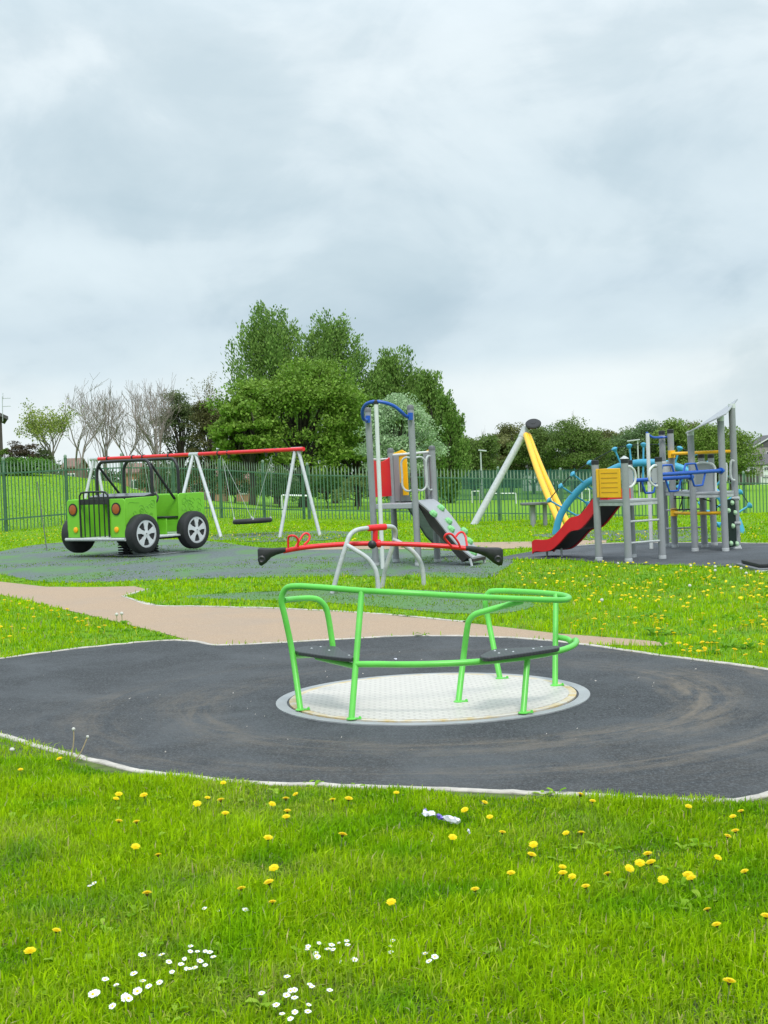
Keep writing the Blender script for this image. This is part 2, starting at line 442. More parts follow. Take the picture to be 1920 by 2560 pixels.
sd = bpy.data.lights.new('sun', 'SUN'); sd.energy = 1.5; sd.angle = R(13); sd.color = (1, .96, .90)
so = bpy.data.objects.new('sun', sd); C.objects.link(so)
sdir = Vector((math.sin(SUN_AZ) * math.cos(SUN_EL), math.cos(SUN_AZ) * math.cos(SUN_EL), math.sin(SUN_EL)))
so.rotation_euler = (-sdir).to_track_quat('-Z', 'Y').to_euler(); so.location = sdir * 50
vs_ = S.view_settings
vs_.view_transform = 'Standard'; vs_.look = 'None'; vs_.exposure = 0.42; vs_.gamma = 1.0; vs_.use_curve_mapping = False

# ------------------------------------------------------------------ ground
ys = list(np.linspace(-20, 2.5, 16)) + list(np.geomspace(3, 40, 70)) + list(np.geomspace(40.8, 180, 90)) + list(np.geomspace(190, 3500, 40))
ss = np.linspace(-1, 1, 181)
vs = []
for y in ys:
    for s in ss:
        x = s * (26 + .75 * max(y, 0)); vs.append((x, y, H(x, y)))
nc = len(ss)
loops = []; nf = 0
for i in range(len(ys) - 1):
    for j in range(nc - 1):
        loops += [i * nc + j, i * nc + j + 1, (i + 1) * nc + j + 1, (i + 1) * nc + j]; nf += 1
o = np_mesh('ground', vs, [4] * nf, loops, M['lawn'], smooth=True); tag(o, kind='structure')

def flat(name, pts, z, mat):
    m_ = MB(); m_.add([(p.x, p.y, z) for p in pts], [tuple(range(len(pts)))])
    o = m_.build(name, mat); tag(o, kind='structure'); return o
def inter(poly, n):
    xs = [p[0] for p in poly]; t = np.linspace(xs[0], xs[-1], n)
    return [(x, float(np.interp(x, xs, [p[1] for p in poly]))) for x in t]
def strip(name, upper, lower, mat, dz=.012, n=60, rows=10):
    U = [GT(D(*p)) for p in inter(upper, n)]; V = [GT(D(*p)) for p in inter(lower, n)]
    vs = []; fs = []
    for k in range(rows + 1):
        t = k / rows
        for a, b_ in zip(U, V):
            q = a * (1 - t) + b_ * t; vs.append((q.x, q.y, H(q.x, q.y) + dz))
    for k in range(rows):
        for i in range(n - 1):
            fs.append((k * n + i, k * n + i + 1, (k + 1) * n + i + 1, (k + 1) * n + i))
    o = MB().add(vs, fs).build(name, mat); tag(o, kind='structure'); return o
def cr(pts, k=6, closed=False):
    q = []; m_ = len(pts)
    for i in range(m_ if closed else m_ - 1):
        p0 = pts[(i - 1) % m_] if (closed or i) else pts[0]; p1 = pts[i]; p2 = pts[(i + 1) % m_]
        p3 = pts[(i + 2) % m_] if (closed or i + 2 < m_) else pts[-1]
        for j in range(k):
            t = j / k
            q.append(.5 * ((2 * p1) + (p2 - p0) * t + (2 * p0 - 5 * p1 + 4 * p2 - p3) * t * t + (3 * p1 - p0 - 3 * p2 + p3) * t ** 3))
    if not closed: q.append(pts[-1])
    return q
def kerb(name, pts, w_=.055, z1=.03, closed=False, out=1):
    m_ = MB(); n_ = len(pts); vs = []; fs = []
    for i, p in enumerate(pts):
        a = pts[(i - 1) % n_] if (closed or i) else p; b_ = pts[(i + 1) % n_] if (closed or i < n_ - 1) else p
        d = Vector((b_.x - a.x, b_.y - a.y, 0)).normalized(); q = Vector((d.y, -d.x, 0)) * out
        h = H(p.x, p.y); jz = rnd.uniform(-.004, .004)
        o_ = Vector((p.x, p.y, 0))
        for (s_, z_) in ((0, -.05), (0, z1 - .006 + jz), (.006, z1 + jz), (w_ - .006, z1 + jz), (w_, z1 - .006 + jz), (w_, -.05)):
            vs.append(o_ + q * s_ + Vector((0, 0, h + z_)))
    for i in range(n_ if closed else n_ - 1):
        j = (i + 1) % n_
        for k in range(5): fs.append((i * 6 + k, i * 6 + k + 1, j * 6 + k + 1, j * 6 + k))
    o = m_.add(vs, fs).build(name, M['kerb']); tag(o, kind='structure'); return o

blk_up = [(-260, 1462), (-120, 1440), (0, 1425), (130, 1408), (250, 1395), (350, 1386), (415, 1388), (470, 1396), (600, 1391), (780, 1381), (900, 1376), (1050, 1378), (1150, 1384), (1240, 1393), (1420, 1418), (1659, 1450), (1800, 1474)]
blk_lo = [(1900, 1530), (1850, 1610), (1740, 1682), (1659, 1713), (1600, 1728), (1500, 1731), (1350, 1724), (1200, 1716), (1050, 1709), (900, 1703), (700, 1697), (520, 1690), (330, 1670), (230, 1648), (130, 1624), (0, 1588), (-150, 1556), (-260, 1510)]
blk = [G(D(*p)) for p in blk_up + blk_lo]
blkS = cr(blk, 5, True)
flat('safety_surface', blkS, .008, M['wetpour'])
kerb('kerb', blkS, .05, .016, True, out=-1)
path_lo = [(-400, 1250), (-150, 1268), (0, 1285), (75, 1302), (150, 1320), (260, 1346), (380, 1376), (440, 1396)]
path_up = [(1455, 1392), (1440, 1389), (1400, 1385), (1330, 1379), (1200, 1369), (1000, 1345), (800, 1326), (600, 1316), (440, 1312), (330, 1309), (285, 1297), (262, 1289), (290, 1281), (316, 1273), (290, 1267), (200, 1269), (100, 1268), (0, 1257), (-150, 1240), (-400, 1222)]
path_in = [(480, 1395), (600, 1390), (780, 1380), (900, 1375), (1050, 1377), (1150, 1383), (1240, 1392), (1420, 1416), (1600, 1440)]
pth = [G(D(*p)) for p in path_lo + path_in[:6] + [(1300, 1394), (1380, 1396), (1440, 1396)] + path_up]
flat('path', pth, .005, M['path'])
kerb('path_kerb', cr([G(D(*p)) for p in path_up[5:11]], 4), .05, .014, out=1)
kerb('path_kerb', [G(D(*p)) for p in path_up[9:14]], .05, .014, out=1)
mat_a = [(-60, 1200), (0, 1192), (60, 1180), (150, 1171), (300, 1166), (440, 1168), (560, 1183), (700, 1187), (840, 1186), (960, 1190), (1050, 1197), (1085, 1205), (1110, 1213), (1085, 1232), (1050, 1249), (900, 1246), (700, 1246), (450, 1250), (250, 1257), (100, 1258), (0, 1241), (-60, 1236)]
mat_b = [(385, 1290), (520, 1281), (640, 1277), (760, 1274), (930, 1276), (1050, 1283), (1140, 1300), (1150, 1312), (1080, 1326), (960, 1325), (860, 1315), (650, 1299), (500, 1296)]
ma = [G(D(*p)) for p in mat_a]; mb_ = [G(D(*p)) for p in mat_b]
flat('rubber_mat', cr(ma, 3, True), .006, M['mat'])
flat('rubber_mat', cr(mb_, 3, True), .006, M['mat_green'])
srf = [(1075, 1207), (1150, 1192), (1200, 1184), (1300, 1176), (1400, 1173), (1520, 1173), (1659, 1175), (1800, 1178), (1830, 1196), (1760, 1215), (1659, 1219), (1560, 1225), (1450, 1222), (1300, 1217), (1200, 1208), (1130, 1209)]
sr = [G(D(*p)) for p in srf]
flat('safety_surface', cr(sr, 4, True), .010, M['wetpour2'])
kerb('kerb', cr([G(D(*p)) for p in srf[1:8]], 4), .05, .02, out=1)
backp_up = [(590, 1189), (660, 1181), (760, 1176), (900, 1174), (1050, 1172), (1200, 1170), (1310, 1166)]
backp_lo = [(590, 1190), (660, 1189), (760, 1187), (900, 1187), (1050, 1188), (1200, 1182), (1310, 1173)]
strip('path', backp_up, backp_lo, M['path'], .009, 60, 4)
strip('rubber_mat', [(455, 1156), (560, 1151), (700, 1147), (760, 1150)], [(455, 1166), (560, 1172), (700, 1168), (760, 1158)], M['mat'], .012)
strip('rubber_mat', [(1150, 1156), (1300, 1147), (1480, 1144), (1590, 1150)], [(1150, 1159), (1300, 1168), (1480, 1170), (1590, 1158)], M['mat'], .012)

flat('soil_shade', [Vector((x, y, 0)) for x, y in ((-5, 1.0), (5, 1.0), (5, 6.0), (9, 8.6), (-9, 8.6), (-5, 6.0))], .0025, M['soil_shade'])  # soil sheet under near blades, darkened to paint shade in the gaps
# ================================================================== roundabout
def Rz(x, y): return (660 + x / 1.975, 1420 + y / 1.975)
cx, cy = RC
t = thing('roundabout', 'lime green tubular roundabout with black seats on a round metal plate', 'roundabout', (cx, cy, 0))
def ring_prof(r0, r1, z0, z1):
    return [(r0, z0), (r0, z1), (r1, z1), (r1, z0)]
def annulus(m_, c, r0, r1, z0, z1, n=96):
    vs = []; fs = []
    for k in range(n):
        a = 2 * math.pi * k / n; ca, sa = math.cos(a), math.sin(a)
        for r, z in ((r0, z0), (r0, z1), (r1, z1), (r1, z0)): vs.append((c[0] + r * ca, c[1] + r * sa, z))
    for k in range(n):
        j = (k + 1) % n
        for q in range(3): fs.append((k * 4 + q, k * 4 + q + 1, j * 4 + q + 1, j * 4 + q))
    return m_.add(vs, fs)
annulus(MB(), (cx, cy), 1.03, 1.108, -.02, .016).build('ground_ring', M['ringgrey'], t)
annulus(MB(), (cx, cy), 1.014, 1.0295, -.03, .011).build('gap_shade', M['black'], t)  # open gap round the platform, its shade painted as a black ring
annulus(MB(), (cx, cy), .962, 1.0135, -.02, .022).build('edge_trim', M['rimyellow'], t)
MB().lathe((cx, cy, 0), (0, 0, 1), [(.961, -.02), (.961, .024)], 96).build('platform', M['tread'], t)
r = .021
zb = .025
lime = M['lime']
tr = [G(Rz(180, 700), zb), P(Rz(142, 430), 9.43), P(Rz(103, 240), 9.43), P(Rz(86, 165), 9.42), P(Rz(100, 112), 9.40), P(Rz(145, 90), 9.36), P(Rz(300, 97), 9.25), P(Rz(482, 112), 9.15),
      P(Rz(750, 126), 9.1), P(Rz(1000, 141), 9.2), P(Rz(1250, 152), 9.45), P(Rz(1400, 157), 9.68), P(Rz(1475, 158), 9.82), P(Rz(1506, 150), 10.0), P(Rz(1490, 138), 10.14), P(Rz(1430, 128), 10.25),
      P(Rz(1300, 118), 10.4), P(Rz(1150, 113), 10.5), P(Rz(1108, 124), 10.53), P(Rz(1092, 170), 10.53), P(Rz(1106, 250), 10.53), G(Rz(1165, 545), zb)]
MB().tube(tr, r, 14, smooth=6).build('handrail', lime, t)
def post(name, b0, b1, mat=lime):
    return MB().tube([b0, b1], r * .98, 14).build(name, mat, t)
def foot(b0):
    m_ = MB(); m_.lathe(b0 - Vector((0, 0, .002)), (0, 0, 1), [(.034, 0), (.034, .006), (.022, .012)], 18)
    m_.box(b0 + Vector((.03, 0, .003)), (.07, 0, 0), (0, .035, 0), (0, 0, .007))
    m_.lathe(b0 + Vector((.055, 0, .006)), (0, 0, 1), [(.008, 0), (.008, .008), (.004, .011)], 8)
    m_.build('foot_plate', lime, t)
P1, P2, P3, P4, P5, P7 = [G(Rz(*q), zb) for q in ((180, 700), (432, 745), (960, 660), (1165, 545), (1437, 580), (1280, 715))]
for q in (P1, P2, P3, P4, P5, P7): foot(q)
post('post', P2, P(Rz(482, 114), 9.15))
post('post', P5, P(Rz(1441, 131), 10.22))
MB().tube([P3, P(Rz(985, 440), 9.5), P(Rz(1003, 300), 9.48), P(Rz(1014, 258), 9.47), P(Rz(1045, 228), 9.46), P(Rz(1110, 208), 9.46), P(Rz(1190, 186), 9.46), P(Rz(1275, 164), 9.50)], r, 14, smooth=5).build('inner_handle', lime, t)
MB().tube([P(Rz(97, 160), 9.44), P(Rz(150, 153), 9.6), P(Rz(225, 149), 9.75), P(Rz(270, 158), 9.8), P(Rz(302, 190), 9.83), P(Rz(317, 240), 9.84), P(Rz(330, 320), 9.85), P(Rz(341, 395), 9.85)], r, 14, smooth=5).build('back_handle', lime, t)
# seat rail: an arc of a circle 1 m in radius, 0.36 m up
RA = (.337, 9.83)
a0 = math.atan2(P2.y - RA[1], P2.x - RA[0]) + 2 * math.pi
arc = [P2.lerp(P(Rz(482, 114), 9.15), .42)] + [Vector((RA[0] + math.cos(a) * 1.0, RA[1] + math.sin(a) * 1.0, .362)) for a in np.linspace(a0 + .12, 2 * math.pi - .04, 26)]
arc += [P(Rz(1520, 366), 9.93), P(Rz(1496, 350), 10.03), P(Rz(1438, 340), 10.09)]
MB().tube(arc, r, 14, smooth=3).build('seat_rail', lime, t)
post('post', P7, P(Rz(1300, 455), 9.02))
post('seat_support', P(Rz(141, 434), 9.43), P(Rz(250, 428), 9.72))
post('seat_support', P(Rz(262, 440), 9.6), P(Rz(448, 484), 9.02))
m, ntm, bm_ = newmat('ribbed_seat'); p = pos(ntm)
wv = ntm.nodes.new('ShaderNodeTexWave'); L(ntm, p, wv.inputs['Vector']); wv.inputs['Scale'].default_value = 14; wv.inputs['Distortion'].default_value = .3
L(ntm, ramp(ntm, wv.outputs[0], [(.2, (.028, .031, .035)), (.8, (.036, .039, .044))]).outputs[0], bm_.inputs['Base Color'])
bm_.inputs['Roughness'].default_value = .45; bump(ntm, bm_, wv.outputs[0], .12, .003); M['seat'] = m
def seat(px, z, bolts):
    q = cr([G(Rz(*p_), z) for p_ in px], 5, True)
    o = MB().prism(q, (0, 0, -.026)).build('seat', M['seat'], t, bevel=.006)
    for p_ in bolts: MB().lathe(G(Rz(*p_), z), (0, 0, 1), [(.008, -.002), (.008, .003), (.004, .006)], 8).build('seat_bolt', M['silver'], o)
seat([(152, 400), (200, 386), (300, 385), (358, 387), (388, 408), (436, 432), (428, 444), (330, 436), (200, 418), (165, 412)], .405, [(235, 398), (322, 408), (420, 433), (280, 390)])
seat([(1068, 434), (1080, 424), (1140, 400), (1250, 393), (1400, 385), (1450, 383), (1455, 392), (1400, 402), (1250, 424), (1110, 442)], .405, [(1140, 410), (1160, 422), (1195, 404), (1230, 415), (1370, 390), (1330, 400)])

# ================================================================== seesaw
def Sz(x, y): return (600 + x / 2.37, 1280 + y / 2.37)
sl = Vector(P(Sz(810, 420), 18.9)); sl.z = 0
t = thing('seesaw', 'red seesaw with black saddle ends on a silver arched frame', 'seesaw', sl)
SR = .032
def g0(px, d): q = P(px, d); return Vector((q.x, q.y, 0))
MB().tube([g0(Sz(545, 470), 18.6), P(Sz(590, 320), 18.62), P(Sz(628, 200), 18.65), P(Sz(650, 140), 18.7), P(Sz(690, 108), 18.76), P(Sz(752, 96), 18.84), P(Sz(810, 92), 18.92), P(Sz(870, 86), 19.0), P(Sz(908, 92), 19.08), P(Sz(922, 125), 19.14), P(Sz(908, 190), 19.18), P(Sz(862, 340), 19.2), g0(Sz(840, 440), 19.2)], SR, 12, smooth=5).build('frame_hoop', M['silver'], t)
MB().tube([P(Sz(633, 196), 18.65), P(Sz(690, 230), 18.6), P(Sz(750, 270), 18.58), P(Sz(795, 325), 18.57), P(Sz(814, 390), 18.56), g0(Sz(818, 460), 18.55)], SR, 12, smooth=5).build('frame_leg', M['silver'], t)
MB().tube([P(Sz(905, 162), 19.15), P(Sz(960, 190), 19.14), P(Sz(1025, 235), 19.12), P(Sz(1068, 295), 19.11), P(Sz(1085, 360), 19.1), g0(Sz(1090, 470), 19.1)], SR, 12, smooth=5).build('frame_leg', M['silver'], t)
MB().tube([P(Sz(758, 96), 18.85), P(Sz(862, 88), 18.99)], .045, 14).build('pivot_sleeve', M['red'], t)
MB().tube([P(Sz(803, 100), 18.92), P(Sz(800, 190), 18.92)], .037, 12).build('pivot_stem', M['red'], t)
MB().tube([P(Sz(255, 232), 18.9), P(Sz(400, 208), 18.9), P(Sz(620, 191), 18.9), P(Sz(800, 187), 18.9), P(Sz(1000, 192), 18.9), P(Sz(1200, 202), 18.9), P(Sz(1350, 217), 18.9)], .034, 12, smooth=4).build('beam', M['red'], t)
pc = P(Sz(783, 193), 18.84)
MB().lathe(pc + Vector((0, .03, 0)), (0, -1, 0), [(.045, 0), (.06, .02), (.055, .05), (.03, .068), (.004, .072)], 18).build('pivot_cap', M['black'], t)
MB().lathe(P(Sz(822, 187), 18.9) - Vector((.03, 0, 0)), (1, 0, 0), [(.05, 0), (.055, .015), (.055, .045), (.05, .06)], 18).build('beam_clamp', M['red'], t)
def loops(pts, d): return [P(Sz(*p_), dd) for p_, dd in pts]
for hp in ([((286, 212), 18.80), ((286, 155), 18.78), ((300, 141), 18.75), ((325, 143), 18.75), ((344, 165), 18.78), ((342, 208), 18.80)],
           [((330, 206), 18.95), ((345, 180), 19.0), ((375, 133), 19.05), ((400, 128), 19.07), ((413, 145), 19.06), ((405, 170), 19.02), ((378, 196), 18.97)],
           [((1255, 205), 18.80), ((1216, 160), 18.75), ((1214, 142), 18.72), ((1228, 130), 18.72), ((1256, 134), 18.74), ((1290, 175), 18.77), ((1305, 210), 18.8)],
           [((1275, 150), 19.0), ((1296, 125), 19.06), ((1318, 120), 19.08), ((1334, 140), 19.06), ((1342, 180), 19.0), ((1345, 205), 18.95)]):
    MB().tube(loops(hp, 0), .0155, 10, smooth=4).build('handle', M['red'], t)
def saddle(px_end, px_in, sgn):
    a = P(Sz(*px_in), 18.9); e = P(Sz(*px_end), 18.9)
    ax = (e - a); ln = ax.length; ux = ax.normalized()
    m_ = MB(); vs = []; fs = []
    prof = [(0, .045, .03, .035), (.12, .06, .028, .05), (.35, .09, .022, .075), (.55, .115, .018, .11), (.75, .13, .022, .19), (.9, .125, .026, .23), (1.0, .10, .020, .22), (1.04, .05, .0, .17)]
    n = 14
    for (u_, hw, hi, lo) in prof:
        c = a + ux * ln * u_
        for k in range(n):
            th = 2 * math.pi * k / n
            z = math.sin(th); y = math.cos(th)
            vs.append(c + Vector((0, hw * (abs(y) ** .7) * (1 if y > 0 else -1), hi * z if z > 0 else lo * z)))
    for i in range(len(prof) - 1):
        for k in range(n):
            k2 = (k + 1) % n; fs.append((i * n + k, i * n + k2, (i + 1) * n + k2, (i + 1) * n + k))
    fs.append(tuple(range(n))); fs.append(tuple(range((len(prof) - 1) * n, len(prof) * n)))
    o = m_.add(vs, fs).build('saddle', M['rubber'], t, sharp=60)
    MB().lathe(a + ux * ln * .88 + Vector((0, -.115, -.13)), (0, -1, 0), [(.05, 0), (.055, .02), (.035, .03), (.02, .02)], 14).build('buffer_ring', M['black'], o)
saddle((112, 222), (272, 222), -1)
saddle((1548, 222), (1338, 212), 1)

# ================================================================== jeep
c36, s36 = math.cos(R(36)), math.sin(R(36))
eu = Vector((c36, -s36, 0)); ev = Vector((s36, c36, 0)); ez = Vector((0, 0, 1))
corner = P((120 + 735 / 3.77, 1100 + 930 / 3.77), 29.3); corner.z = 0
W_, LG, ZB, ZT = 1.84, 2.43, .44, 1.28
org = corner - eu * W_
def J(u, v, z): return org + eu * u + ev * v + ez * z
jc = J(W_ / 2, LG / 2, 0)
t = thing('springer_jeep', 'lime green toy jeep on coil springs with black wheels and roll bars', 'springer', jc)
gj, bk = M['jeepgreen'], M['black']
def plate(name, pts, thick, mat, par, bev=.012): return MB().prism(pts, thick).build(name, mat, par, bevel=bev)
def rrect(u0, u1, z0, z1, r_, f, corners=(1, 1, 1, 1)):
    q = []
    for (cu, cz, a0_, on) in ((u1 - r_, z1 - r_, 0, corners[0]), (u0 + r_, z1 - r_, 90, corners[1]), (u0 + r_, z0 + r_, 180, corners[2]), (u1 - r_, z0 + r_, 270, corners[3])):
        if on:
            for k in range(6): a = R(a0_ + 18 * k); q.append(f(cu + r_ * math.cos(a), cz + r_ * math.sin(a)))
        else:
            a = R(a0_ + 45); q.append(f(cu + r_ * (1 if math.cos(a) > 0 else -1), cz + r_ * (1 if math.sin(a) > 0 else -1)))
    return q
fr = lambda u, z: J(u, 0, z)
GL, GR = .44, 1.37
plate('front_panel', rrect(0, GL, ZB, ZT, .07, fr, (0, 1, 0, 0)), ev * .03, gj, t)
plate('front_panel', rrect(GR, W_, ZB, ZT, .07, fr, (1, 0, 0, 0)), ev * .03, gj, t)
for u in (.21, 1.58):
    o = MB().lathe(J(u, -.001, 1.06), -ev, [(.138, 0), (.138, .016), (.112, .016), (.112, .008)], 28).build('headlight', bk, t)
    MB().lathe(J(u, -.007, 1.06), -ev, [(.108, 0), (.106, .014), (.07, .022), (.004, .024)], 28).build('lamp_lens', M['orange'], o)
    MB().lathe(J(u + (.07 if u < 1 else -.01), -.001, .615), -ev, [(.062, 0), (.062, .02), (.045, .03), (.004, .033)], 22).build('indicator_lamp', M['amber'], t)
GB = .015
for (tt, ii) in ((ZT + .16, 0),):
    pts = [J(GL + .015, -.02, ZB + .02), J(GL + .015, -.02, ZT), J(GL + .04, -.02, ZT + .10), J(GL + .12, -.02, ZT + .15), J(.905, -.02, ZT + .16), J(GR - .12, -.02, ZT + .15), J(GR - .04, -.02, ZT + .10), J(GR - .015, -.02, ZT), J(GR - .015, -.02, ZB + .02)]
    g = MB().tube(pts, .021, 10, smooth=5).build('grille', bk, t)
for u in (.59, .75, .905, 1.06, 1.22):
    MB().tube([J(u, -.02, ZB + .02), J(u, -.02, ZT + (.155 if .5 < u < 1.3 else .12))], .0155, 8).build('grille_bar', bk, g)
MB().box(J(.905, -.005, ZT - .055), eu * (GR - GL - .03), ev * .03, ez * .12).build('grille_header', bk, g, bevel=.008)
MB().tube([J(.93, .6, ZB), J(.91, .58, ZT + .02)], .045, 12).build('steering_column', bk, t)
MB().tube([J(-.03, -.03, ZB - .035), J(W_ + .01, -.03, ZB - .035)], .036, 14).build('bumper', M['silver'], t)
# hood sides, tub, dash
HL = .95
M['hoodtop'] = paint('hood_top', (.10, .105, .11), .25, .3, 5)
relief = paint('carved_relief', (.115, .37, .018), .5, .1, 6)
def squiggle(m_, v0, v1, z0, z1, side_u, seed, n):
    rr = random.Random(seed)
    for k in range(n):
        v = rr.uniform(v0, v1); z = rr.uniform(z0, z1); a = rr.uniform(0, 6.28); q = []
        cur = rr.uniform(-1.1, 1.1)
        for s_ in range(8):
            q.append(J(side_u, v, z)); a += cur * .8 + rr.uniform(-.3, .3)
            v = min(v1 + .04, max(v0 - .04, v + .05 * math.cos(a))); z = min(z1 + .04, max(z0 - .04, z + .05 * math.sin(a)))
        m_.tube(q, .0065, 5, smooth=2)
    return m_
def leafy(m_, v0, v1, z0, z1, side_u, seed, n):
    # carved paw and leaf outlines cut into the panel
    rr = random.Random(seed)
    for k in range(n):
        v = rr.uniform(v0 + .06, v1 - .06); z = rr.uniform(z0 + .05, z1 - .05); s_ = rr.uniform(.035, .07)
        q = [J(side_u, v + s_ * math.cos(a) * (1 + .25 * math.cos(3 * a + k)), z + s_ * math.sin(a) * (1 + .25 * math.sin(2 * a + k))) for a in np.linspace(0, 5.6, 14)]
        m_.tube(q, .0055, 5)
    return m_
for u, sg in ((0, 1), (W_, -1)):
    o = plate('hood_side', [J(u, .035, ZB), J(u, .035, ZT), J(u, .5, ZT + .015), J(u, HL, ZT + .02), J(u, HL, ZB)], eu * .03 * sg, gj, t)
    m_ = squiggle(MB(), .15, .85, .86, 1.22, u - sg * .0005, 3 + sg, 6); leafy(m_, .12, HL - .05, .82, 1.25, u - sg * .0005, 9, 6); m_.build('carved_lines', relief, o)
    o = plate('rear_side', rrect(1.62, LG, ZB, ZT + .06, .09, lambda v, z, u=u: J(u, v, z), (1, 1, 0, 0)), eu * .03 * sg, gj, t)
    m_ = squiggle(MB(), 1.75, 2.3, .86, 1.25, u - sg * .0005, 21 + sg, 8); leafy(m_, 1.7, LG - .05, .8, 1.28, u - sg * .0005, 17, 7); m_.build('carved_lines', relief, o)
plate('door_panel', [J(.03, .95, ZB), J(.03, .95, ZT + .04), J(.03, 1.62, ZT + .04), J(.03, 1.62, ZB)], eu * .03, gj, t)
plate('tail_panel', [J(.0, LG, ZB), J(.0, LG, ZT + .05), J(W_, LG, ZT + .05), J(W_, LG, ZB)], ev * .03, gj, t)
plate('seat_back', [J(.06, 1.66, .75), J(.06, 1.66, ZT + .04), J(W_ - .035, 1.66, ZT + .04), J(W_ - .035, 1.66, .75)], ev * .035, gj, t)
plate('seat_bench', [J(.06, 1.25, .80), J(W_ - .04, 1.25, .80), J(W_ - .04, 1.65, .80), J(.06, 1.65, .80)], ez * .035, bk, t)
plate('seat_front', [J(.06, 1.27, ZB), J(W_ - .05, 1.27, ZB), J(W_ - .05, 1.27, .795), J(.06, 1.27, .795)], ev * .03, gj, t)
plate('dashboard', [J(.035, .60, ZT + .03), J(W_ - .02, .60, ZT + .03), J(W_ - .02, HL + .02, ZT + .09), J(.035, HL + .02, ZT + .09)], ez * -.05, bk, t)
plate('dashboard_top', [J(.035, .60, ZT + .034), J(W_ - .02, .60, ZT + .034), J(W_ - .02, HL, ZT + .093), J(.035, HL, ZT + .093)], ez * .008, M['hoodtop'], t, .003)
plate('firewall', [J(.035, HL - .05, ZB), J(W_ - .035, HL - .05, ZB), J(W_ - .035, HL - .05, ZT), J(.035, HL - .05, ZT)], ev * .03, gj, t)
plate('floor', [J(.035, .04, ZB - .03), J(W_ + .03, .04, ZB - .03), J(W_ + .03, LG, ZB - .03), J(.035, LG, ZB - .03)], ez * .03, M['white'], t)
plate('running_board', [J(W_ - .02, .86, ZB - .05), J(W_ + .10, .86, ZB - .05), J(W_ + .10, 1.62, ZB - .05), J(W_ - .02, 1.62, ZB - .05)], ez * .045, M['silver'], t)
MB().tube([J(.07, .05, ZB - .06), J(.07, LG, ZB - .06)], .035, 8).build('chassis_rail', bk, t)
MB().tube([J(W_ - .07, .05, ZB - .06), J(W_ - .07, LG, ZB - .06)], .035, 8).build('chassis_rail', bk, t)
def hoop(v, zt, name='roll_bar'):
    u0, u1 = .05, W_ - .05
    pts = [J(u0, v, ZT - .1), J(u0, v, zt - .30), J(u0 + .04, v, zt - .13), J(u0 + .14, v, zt - .02), J(u0 + .32, v, zt), J(u1 - .32, v, zt), J(u1 - .14, v, zt - .02), J(u1 - .04, v, zt - .13), J(u1, v, zt - .30), J(u1, v, ZT - .1)]
    MB().tube(pts, .036, 12, smooth=5).build(name, bk, t)
hoop(.88, 2.10); hoop(1.70, 2.12)
MB().tube([J(W_ - .08, .89, 2.02), J(W_ - .12, 1.63, 1.22)], .03, 10).build('diagonal_bar', bk, t)
MB().tube([J(.09, .89, 2.02), J(.11, 1.63, 1.22)], .03, 10).build('diagonal_bar', bk, t)
sw = J(W_ - .30, 1.10, 1.20); sx = (ev * -.75 + ez * .55).normalized(); sy = eu.cross(sx).normalized()
MB().tube([sw + (eu * math.cos(a) + sy * math.sin(a)) * .17 for a in np.linspace(0, 2 * math.pi, 28)[:-1]], .02, 8, closed=True).build('steering_wheel', bk, t)
MB().tube([sw, J(W_ - .30, .93, 1.24)], .02, 8).build('steering_shaft', bk, t)
def wheel(u, v, sg):
    c = J(u, v, .505); ax = eu * sg; r_ = .425
    o = MB().lathe(c, ax, [(.25, .0), (r_ - .05, .0), (r_ - .012, .025), (r_, .06), (r_, .20), (r_ - .012, .24), (r_ - .05, .265), (.305, .27), (.298, .245), (.28, .23)], 40).build('wheel', M['rubber'], t)
    MB().lathe(c, ax, [(.29, .19), (.29, .2), (.01, .2), (.004, .19)], 32).build('rim_recess', bk, o)
    m_ = MB(); up_ = ez; sd = eu.cross(ez) * 1
    fr_ = [ev * math.cos(a) + ez * math.sin(a) for a in np.linspace(0, 2 * math.pi, 41)[:-1]]
    vs = []; fs = []
    for d in fr_:
        for rr_, hh in ((.298, .238), (.298, .25), (.258, .256), (.254, .235)): vs.append(c + d * rr_ + ax * hh)
    for k in range(40):
        for q in range(3): j = (k + 1) % 40; fs.append((k * 4 + q, k * 4 + q + 1, j * 4 + q + 1, j * 4 + q))
    m_.add(vs, fs)
    for k in range(5):
        a = R(90 + 72 * k); d = ev * math.cos(a) + ez * math.sin(a); e = ev * -math.sin(a) + ez * math.cos(a)
        q = [c + d * .05 + e * .045, c + d * .05 - e * .045, c + d * .15 - e * .042, c + d * .266 - e * .083, c + d * .266 + e * .083, c + d * .15 + e * .042]
        m_.prism([x + ax * .205 for x in q], ax * .047)
    m_.lathe(c, ax, [(.075, .2), (.075, .252), (.03, .258), (.004, .258)], 20)
    rm = m_.build('rim', M['rim'], o)
    b_ = MB()
    for k in range(5):
        a = R(54 + 72 * k); d = ev * math.cos(a) + ez * math.sin(a)
        b_.lathe(c + d * .105, ax, [(.018, .2), (.018, .258), (.004, .26)], 8)
    b_.lathe(c, ax, [(.014, .25), (.014, .262)], 8)
    b_.build('wheel_nut', bk, o)
wheel(W_ - .04, .40, 1); wheel(W_ - .04, 1.96, 1); wheel(.04, .40, -1); wheel(.04, 1.96, -1)
for u in (GL - .02, GR - .01):
    plate('inner_panel', [J(u, .035, ZB), J(u, .035, ZT - .03), J(u, HL - .06, ZT - .03), J(u, HL - .06, ZB)], eu * .025, gj, t)
